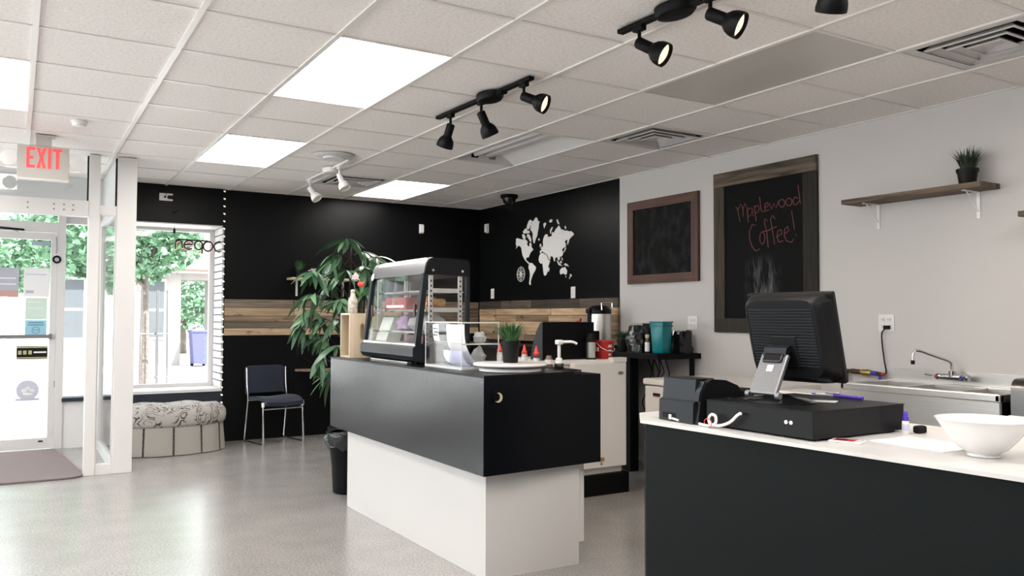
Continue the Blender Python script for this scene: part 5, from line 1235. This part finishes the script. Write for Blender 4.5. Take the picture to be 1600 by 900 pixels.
for k in range(7):
    rnd = random.Random(k+40); x, y = rnd.uniform(-.03,.03), rnd.uniform(-.12,.14)
    MB().tube([(x,y,.03), (x+.02,y+rnd.uniform(-.05,.05),-.08), (x,y+rnd.uniform(-.06,.06),-.18), (x+.01,y+rnd.uniform(-.04,.08),-.35), (x+.02,y-.04,-.6)], .005, 6).build('cable', 'rubber', t)

# ================================================================ things on the checkout counter
t = thing('cash_drawer', 'black cash drawer under the monitor on the white counter', 'cash drawer', (2.178, 1.757, ZC+.0005), math.radians(1.0))
MB().b2((0,0,.006), (.485,.465,.094), .003).build('case', 'black_plastic', t, smooth=None)
MB().b2((-.002,-.002,.0925), (.487,.467,.096), .0015).build('lid', 'black_plastic', t, smooth=None)
for (x, y) in ((.03,.03), (.45,.03), (.03,.43), (.45,.43)): MB().lathe([(.014,0),(.014,.007)], 12, c=(x,y,0)).build('foot', 'rubber', t)
for y in (.105, .085): MB().lathe([(.0065,0),(.0065,.003),(.003,.004)], 12, mx=aim_matrix((-.0005, y, .052), (-1,0,0))).build('white_knob', 'white_gloss', t)
MB().lathe([(.006,0),(.006,.016)], 10, mx=aim_matrix((-.0005, .285, .062), (-1,0,0))).build('cable_jack', 'chrome', t)
t = thing('white_cable', 'coiled white cable with red tie beside the cash drawer', 'cable', (2.160, 2.03, ZC+.0005))
MB().stube([(-.004,.012,.064), (-.014,.02,.055), (-.016,.05,.03), (-.018,.09,.014), (-.015,.125,.010), (-.02,.145,.016), (-.018,.150,.035), (-.016,.138,.047), (-.014,.122,.042), (-.018,.118,.020), (-.022,.14,.007), (-.020,.185,.0065), (-.012,.205,.0065)], .0052, 8).build('cable', 'white_gloss', t)
MB().tube([(-.026+.004*math.cos(a), .148+.022*math.cos(a), .018+.014*math.sin(a)) for a in [2*PI*k/14 for k in range(14)]], .0016, 5, closed=True).build('red_tie', 'red_cap', t)

t = thing('receipt_printer', 'black receipt printer at the corner of the white counter', 'printer', (2.147, 2.262, ZC+.0005), math.radians(-2))
side = [(0,0), (.225,0), (.235,.02), (.225,.10), (.19,.150), (.12,.168), (.045,.166), (.03,.155), (.006,.12), (-.004,.07)]
MB().prism([(.012,.0), (.205,.0), (.215,.03), (.205,.095), (.17,.140), (.10,.160), (.015,.162), (.008,.085)], .006, .188, 'XZ').build('body', 'slate_plastic', t, smooth=None)
MB().prism([(-.006,0), (.012,0), (.012,.085), (-.004,.078)], .0, .194, 'XZ').build('lower_front', 'slate_plastic', t, smooth=None)
MB().prism([(.0,.0), (.235,.0), (.245,.025), (.235,.09), (.20,.138), (.14,.160), (.07,.165), (.040,.150), (.018,.11), (.010,.06)], -.020, .005, 'XZ').build('side_cover', 'black_plastic', t, smooth=30)
MB().prism([(.010,.085), (.020,.115), (.042,.152), (.032,.158), (.010,.12), (.002,.086)], -.021, .003, 'XZ').build('cover_edge', 'slate_plastic', t, smooth=None)
MB().b2((.02,.01,.1605), (.11,.18,.166), .003).build('lid', 'black_plastic', t, smooth=None)
MB().b2((-.008,.10,.010), (-.004,.17,.032)).build('port_recess', 'rubber', t, smooth=None)
MB().b2((-.014,.115,.008), (-.008,.128,.026), .002).build('white_connector', 'white_gloss', t, smooth=None)
MB().tube([(-.010,.11,.012), (-.010,.075,.008)], .004, 8).build('connector_cable', 'white_gloss', t)
MB().b2((.20,.02,.001), (.33,.17,.12), .015).build('rear_unit', 'black_plastic', t, smooth=None)

# --- monitor seen from behind
dz0 = ZC+.0975
t = thing('monitor', 'black monitor seen from behind on a tilting stand', 'monitor', (2.30, 2.03, dz0), math.radians(6))
rot = Matrix.Rotation(math.radians(-14.5), 4, 'Y'); mp_ = Matrix.Translation((.115, -.008, .225)) @ rot      # panel centre, top leaning to the camera side
hy, hz = .178, .165
MB().box((.018,0,0), (.022, 2*hy, 2*hz), .006, mx=mp_).build('bezel', 'black_plastic', t, smooth=None)
MB().box((.0292,0,0), (.001, 2*hy-.04, 2*hz-.04), mx=mp_).build('screen', 'black_gloss', t, smooth=None)
sh = MB()
prof = [(.008, 1.0, 1.0), (-.010, .985, .985), (-.045, .86, .90), (-.055, .80, .86)]
rings = []
for (x, fy, fz) in prof:
    ring = []
    for k in range(40):
        a = 2*PI*(k+.5)/40; u, v_ = math.cos(a), math.sin(a); s2 = (abs(u)**9+abs(v_)**9)**(-1/9)
        yy, zz = u*s2*hy*fy, v_*s2*hz*fz
        if zz < 0: yy *= 1-.10*(-zz/hz)**2*(1-fy+.3)
        ring.append(sh.bm.verts.new(mp_ @ Vector((x, yy, zz + (.010 if fy < .9 else 0)))))
    rings.append(ring)
for P_, Q_ in zip(rings, rings[1:]):
    for k in range(40): sh.bm.faces.new((P_[k], P_[(k+1) % 40], Q_[(k+1) % 40], Q_[k]))
sh.bm.faces.new(rings[-1]); sh.bm.faces.new(rings[0])
sh.build('back_shell', 'black_plastic', t, smooth=35)
for k in range(20):
    z = .118-k*.0108
    MB().box((-.0565, 0.0, z), (.004, .262, .0052), .001, mx=mp_, seg=1).build('vent_rib', 'slate_plastic', t, smooth=None)
MB().box((-.0565, .0, -.035), (.008, .105, .12), .006, mx=mp_).build('mount_plate', 'black_plastic', t, smooth=None)
neck = Matrix.Translation((.004, .012, .096)) @ Matrix.Rotation(math.radians(30), 4, 'Y')
MB().box((0, 0, 0), (.018, .112, .160), .006, mx=neck).build('stand_arm', 'grey_metal', t, smooth=None)
MB().box((-.006, 0, .060), (.022, .080, .036), .006, mx=neck).build('stand_notch', 'black_gloss', t, smooth=None)
MB().prism([(.030,.160), (.040,.190), (.072,.205), (.077,.185), (.055,.170), (.042,.150)], -.033, .060, 'XZ').build('stand_hinge', 'slate_plastic', t, smooth=30)
MB().box((-.0102, .0, .02), (.001, .026, .026), mx=neck).build('stand_label', 'white_frame', t, smooth=None)
for y in (-.05, .074): MB().lathe([(.012,-.008),(.013,-.006),(.013,.006),(.012,.008)], 14, mx=aim_matrix((-.036, y, .026), (0,1,0))).build('pivot', 'grey_metal', t)
bs = MB(); bs.lathe([(.125,0),(.125,.004),(.10,.012),(.06,.018),(.03,.026)], 40, sx=.88, sy=1.05, c=(.035,-.005,0)); bs.build('stand_base', 'black_gloss', t)
MB().tube([(-.05,.10,.003), (-.07,.13,.003), (-.04,.16,.003), (.0,.15,.003), (-.02,.11,.003)], .0025, 6).build('cable', 'rubber', t)

t = thing('ballpoint_pen', 'purple and clear pen lying on the cash drawer', 'pen', (2.635, 2.02, dz0))
MB().tube([(.005,.095,.006), (.0,.0,.006)], .0045, 8).build('barrel', mat('pen_clear', (.55,.55,.58), .2), t); MB().tube([(.006,.118,.006), (.005,.095,.006)], [.002,.0045], 8).build('nib', 'purple', t)
MB().tube([(.0,.01,.0065), (-.004,-.115,.0065)], .0065, 10).build('cap', 'purple', t); MB().b2((-.006,-.02,.012), (-.002,.045,.015)).build('clip', 'purple', t, smooth=None)
o = tag(MB().box((0,0,.001), (.055,.085,.002), rz=.5).build('paper_slip', 'paper', smooth=None, loc=(2.47,1.945,dz0+.0002)), 'small white slip lying on the cash drawer near the pen', 'paper')
t = thing('purple_bottle', 'small white bottle with purple cap beside the cash drawer', 'bottle', (2.605, 1.722, ZC+.0005))
MB().lathe([(.0105,0),(.0115,.002),(.0115,.042),(.009,.046)], 18).build('bottle', 'white_gloss', t); MB().lathe([(.0118,.012),(.0118,.034)], 18, cap=False).build('label', 'paper_lilac', t)
MB().lathe([(.010,.045),(.0105,.047),(.0105,.058),(.0075,.060),(.0075,.075),(.006,.077)], 18).build('cap', 'purple', t)
t = thing('cable_adapter', 'black cable connector lying behind the purple-capped bottle', 'adapter', (2.665, 1.71, ZC+.0005))
MB().b2((-.02,-.014,0), (.025,.014,.026), .007).build('plug', 'rubber', t, smooth=None); MB().tube([(.02,0,.013), (.05,.02,.010), (.07,.06,.006)], .006, 8).build('cable', 'rubber', t)
t = thing('packet', 'small white packet with red and black print by the drawer corner', 'packet', (2.275, 1.705, ZC+.0005), .35)
MB().box((0,0,.003), (.065,.10,.006), .002).build('wrapper', 'white_gloss', t, smooth=None); MB().box((0,.012,.0064), (.045,.055,.0006)).build('print', 'red', t, smooth=None)
MB().box((-.004,.015,.0069), (.022,.035,.0005)).build('print', 'rubber', t, smooth=None); MB().box((.0,-.02,.0064), (.05,.010,.0006)).build('print', 'red', t, smooth=None)
t = tag(MB().prism([(-.10,-.12), (.06,-.14), (.12,.02), (.09,.13), (-.08,.14)], 0, .0012).build('paper_sheet', 'paper', smooth=None, loc=(2.44,1.55,ZC+.0004)), 'white paper lying left of the bowl on the counter', 'paper')
t = thing('bowl', 'wide white translucent bowl on the white counter', 'bowl', (2.385, 1.335, ZC+.0005))
MB().lathe([(.035,0),(.043,.001),(.043,.006),(.040,.009),(.062,.022),(.088,.050),(.112,.086),(.125,.106),(.127,.107),(.123,.105),(.108,.084),(.084,.052),(.058,.026),(.030,.014),(.002,.012)], 56, cap=False).build('bowl_body', mat('bowl_white', (.80,.79,.785), .18), t)
MB().lathe([(.001,.0005),(.036,.0005)], 40, cap=False).build('foot_ring', 'white_gloss', t)
t = thing('plastic_cart', 'white plastic drawer cart behind the monitor beside the sink', 'cart', (4.25, 3.46, 0))
MB().b2((-.13,-.13,.02), (.10,.12,.76), .006).build('body', 'white_gloss', t, smooth=None); MB().b2((-.14,-.14,.78), (.11,.13,.80), .004).build('tray', 'white_gloss', t, smooth=None); MB().b2((-.14,-.14,.815), (.11,.13,.84), .004).build('tray', 'white_gloss', t, smooth=None)
for (x, y) in ((-.12,-.12), (.09,-.12), (-.12,.11), (.09,.11)): MB().tube([(x,y,0), (x,y,.82)], .012, 8).build('post', 'white_gloss', t)
# ================================================================ tall artificial plant, shelves on the far wall
t = thing('wall_shelf', 'small wooden shelf with grass and mug on the black far wall', 'shelf', (2.80, FAR, 1.685))
MB().b2((-.31,-.20,0), (.45,-.002,.024), .003).build('board', 'wood_light_x', t, smooth=None)
for x in (-.20, .32):
    MB().b2((x-.011,-.16,-.006), (x+.011,-.002,-.0005)).build('bracket_arm', 'white_gloss', t, smooth=None); MB().b2((x-.011,-.006,-.17), (x+.011,-.0005,-.002)).build('bracket_leg', 'white_gloss', t, smooth=None)
grass_pot('potted_grass', 'small pot of grass on the shelf on the far wall', (2.60, 8.74, 1.7095), .045, .09, .11, .06, 9, 'grass', 110)
t = thing('mug', 'white and grey mug on the shelf on the far wall', 'mug', (2.755, 8.72, 1.7095))
MB().lathe([(.036,0),(.04,.003),(.042,.10),(.039,.10),(.036,.008),(.002,.006)], 24, cap=False).build('cup', mat('mug_grey', (.42,.42,.42), .35, noise=.5, nscale=30), t)
MB().tube([(-.040,0,.08), (-.062,0,.078), (-.070,0,.055), (-.060,0,.03), (-.040,0,.025)], .006, 8).build('handle', 'white_gloss', t)
t = thing('wall_table', 'small wooden drop table hung from the black far wall', 'table', (2.95, FAR, .70))
MB().prism([(-.36,-.01), (-.33,-.002), (.35,-.002), (.35,-.36), (.12,-.36)], 0, .024).build('table_top', 'wood_mid_x', t, smooth=None)
MB().tube([(-.30,-.006,.16), (-.10,-.19,.024)], .003, 5).build('hanging_cord', 'rubber', t); MB().tube([(-.10,-.19,0), (.0,-.008,-.28)], .004, 5).build('brace', 'rubber', t)

PX, PYY = 2.60, 7.20
t = thing('artificial_tree', 'tall leafy artificial tree with drooping leaves behind the display case', 'plant', (PX, PYY, 0))
MB().lathe([(.12,0),(.13,.01),(.17,.26),(.18,.27),(.18,.30),(.165,.30),(.16,.27)], 28).build('pot', 'pot_black', t)
MB().lathe([(.001,.27),(.163,.272)], 24, cap=False).build('soil', 'soil', t)
trunks = []
for k, (dx, dy, tz) in enumerate(((.0,.0,1.95), (.10,-.04,1.80), (.16,.05,1.75), (-.06,.05,1.55))):
    pts = [(dx*.3,dy*.3,.27), (dx*.7+.02*math.sin(k),dy*.7,.9), (dx,dy,1.35), (dx*1.05+.02,dy,tz)]
    MB().tube(pts, [.016,.014,.012,.008], 8).build('trunk', 'trunk', t); trunks.append(Vector((dx, dy, 0)))
def leaf_mesh(nm, L_, wd, droop):
    b = MB(); n = 6; rows = []
    for k in range(n+1):
        f = k/n; wv = wd*math.sin(PI*min(1, f*.93+.05))**.8*.5; x = L_*f; z = -droop*L_*f*f
        rows.append([(x, -wv, z+.10*wv), (x, 0, z-.12*wv), (x, wv, z+.10*wv)])
    V = [[b.bm.verts.new(p) for p in r] for r in rows]
    for A, B in zip(V, V[1:]):
        for j in (0, 1): b.bm.faces.new((A[j], A[j+1], B[j+1], B[j]))
    me = b.mesh(nm, 60); me.materials.append(M['leaf']); return me
LM = [leaf_mesh('leaf', .205, .046, .35), leaf_mesh('leaf_long', .24, .048, .55), leaf_mesh('leaf_short', .165, .042, .25)]
clusters = [(548,378),(530,400),(508,408),(566,394),(590,404),(575,420),(545,425),(500,428),(520,440),(556,450),(495,462),(515,470),(540,470),(580,450),(478,486),(500,498),(530,500),(468,508),(490,522),(515,528),(535,540),(508,560),(528,575),(516,590)]
rnd = random.Random(21)
for ci, (px, py) in enumerate(clusters):
    u, z = (px-546)*.0059, H+(496-py)*.0059
    dep = rnd.uniform(-.28, .25)*(1 if abs(u) < .35 else .5)
    c = Vector((.857*u+.516*dep, -.516*u+.857*dep, z))
    if c.y > 1.2: c.y = 1.2
    st_z = min(1.75, max(.85, z-.18)); tk = trunks[ci % 4]
    s0 = Vector((tk.x, tk.y, st_z)); mid = (s0+c)/2 + Vector((0,0,.06))
    MB().tube([s0, mid, c], [.005,.004,.0025], 6).build('branch', 'trunk', t)
    base_a = math.atan2(c.y-s0.y, c.x-s0.x)
    for k in range(12):
        me = LM[rnd.randrange(3)]; f = rnd.uniform(.0, .35); p = c*(1-f)+mid*f
        yaw = base_a + rnd.uniform(-1.9, 1.9); pit = rnd.uniform(-.1, .95)
        inst('leaf', me, t, p, (rnd.uniform(-.7,.7), pit, yaw), (rnd.uniform(.8,1.15),)*3)

# ================================================================ the street outside
struct(MB().b2((-40, SF+.08, -.25), (60, 70, -.12)).build('ground', 'street', smooth=None))
struct(MB().b2((-12, SF+.08, -.12), (14, 13.2, -.06)).build('sidewalk', mat('sidewalk_pale', (.66,.65,.64), .9), smooth=None))
t = thing('street_house', 'pale house across the street with dark windows and low roof', 'building', (3.0, 25, -.12))
MB().b2((-3.2,0,0), (1.02,1.5,2.75)).build('wall', 'facade', t, smooth=None); MB().b2((1.85,0,0), (6.0,1.0,2.75)).build('wall', 'facade', t, smooth=None); MB().b2((1.02,.05,2.45), (1.85,1.0,2.75)).build('wall', 'facade', t, smooth=None)
for k in range(9):
    MB().prism([(-.55+k*.34, 2.72+k*.15), (-.20+k*.34, 2.87+k*.15), (-.20+k*.34, 2.92+k*.15), (-.57+k*.34, 2.78+k*.15)], -3.5, 6.3, 'YZ').build('roof_course', 'roof_tile', t, smooth=None)
MB().b2((-3.5,-.50,2.62), (6.3,-.40,2.78)).build('eave_board', mat('eave', (.26,.19,.17), .8), t, smooth=None)
for (x0, x1) in ((-.75,-.15), (.05,.62), (-2.2,-1.4), (2.6,3.6), (4.2,5.2)):
    wv = MB().b2((x0,-.06,.75), (x1,-.01,2.45)).build('window', 'white_frame', t, smooth=None)
    MB().b2((x0+.05,-.08,.82), (x1-.05,-.062,1.55)).build('window_pane', 'far_glass', wv, smooth=None); MB().b2((x0+.05,-.08,1.62), (x1-.05,-.062,2.38)).build('window_pane', 'far_glass', wv, smooth=None)
t = thing('wheelie_bin', 'blue wheeled bin by the house across the street', 'bin', (4.45, 24.4, -.12))
MB().prism([(-.20,.08), (.20,.08), (.27,.95), (-.27,.95)], -.28, .28, 'XZ').build('bin_body', 'bin_blue', t, smooth=None); MB().b2((-.30,-.31,.95), (.30,.31,1.02), .02).build('bin_lid', 'bin_blue', t, smooth=None)
for x in (-.16, .16): MB().lathe([(.10,-.03),(.10,.03)], 16, mx=aim_matrix((x,.28,.10), (1,0,0))).build('wheel', 'rubber', t)
def tree(label, loc, th, cr, crz, cc, n, seed, tr=.07, lf=.16, mt='tree_leaf'):
    t = thing('street_tree', label, 'tree', loc, group='street trees'); rnd = random.Random(seed)
    MB().tube([(0,0,0), (.02,.0,th*.5), (.0,.02,th), (cc[0]*.6,cc[1]*.6,th+.5)], [tr*1.2,tr,tr*.9,tr*.5], 10).build('trunk', 'bark', t)
    for k in range(5):
        a = rnd.uniform(0, 2*PI); MB().tube([(0,0,th*.9), (cc[0]+.5*cr*math.cos(a), cc[1]+.5*cr*math.sin(a), cc[2]+rnd.uniform(-.4,.6)*crz)], [tr*.5,tr*.15], 6).build('bough', 'bark', t)
    b = MB()
    for k in range(n):
        while True:
            p = Vector((rnd.uniform(-1,1), rnd.uniform(-1,1), rnd.uniform(-1,1)))
            if .15 < p.length < 1: break
        nz = math.sin(p.x*5+seed)*math.sin(p.y*4.3)*math.sin(p.z*5.1)
        if nz < -.25: continue
        q_ = Vector((cc[0]+p.x*cr, cc[1]+p.y*cr, cc[2]+p.z*crz)); d = Vector((rnd.uniform(-1,1), rnd.uniform(-1,1), rnd.uniform(-.8,.3))).normalized(); s_ = d.orthogonal().normalized(); s_.rotate(Matrix.Rotation(rnd.uniform(0,6.28), 3, d))
        L_ = lf*rnd.uniform(.6, 1.3)
        V = [b.bm.verts.new(q_+v_) for v_ in (Vector((0,0,0)), d*L_*.35+s_*L_*.42, d*L_, d*L_*.35-s_*L_*.42)]
        b.bm.faces.new(V)
    o = b.build('foliage', mt, t, smooth=None); o['kind'] = 'stuff'
tree('street tree with thin trunk right outside the window', (1.72, 14.0, -.10), 2.05, 1.25, .85, (-.35,.1,2.75), 7500, 3, .055, .115)
tree('leafy tree seen through the glass door', (-.35, 18.5, -.12), 1.9, 1.5, .9, (.1,.1,2.75), 6500, 5, .08, .12)
tree('broad tree at the far left beyond the entrance', (-4.5, 18.0, -.12), 2.2, 2.4, 1.6, (0,0,3.6), 5000, 8, .12, .19)
tree('tree in the gap beside the house across the street', (5.4, 33.0, -.12), 1.0, 2.2, 1.3, (.3,0,2.2), 3500, 11, .12, .2)
tree('tall tree rising behind the roof across the street', (3.6, 36.0, -.12), 3.2, 3.6, 2.2, (0,0,5.4), 5000, 13, .2, .26)
t = thing('tree_guard', 'slim metal guard around the young street tree', 'tree guard', (1.80, 13.6, -.06))
for k, (x, y) in enumerate(((-.19,0), (.04,-.05), (.075,.05), (.21,0))): MB().tube([(x,y,0), (x*.9,y,1.75)], .012, 8).build('rod', 'steel_dark', t)
MB().tube([(-.18,0,1.08), (.19,0,1.08)], .016, 8).build('crossbar', 'steel_dark', t); MB().tube([(-.0,0,.42), (.20,0,.42)], .012, 8).build('crossbar', 'steel_dark', t)
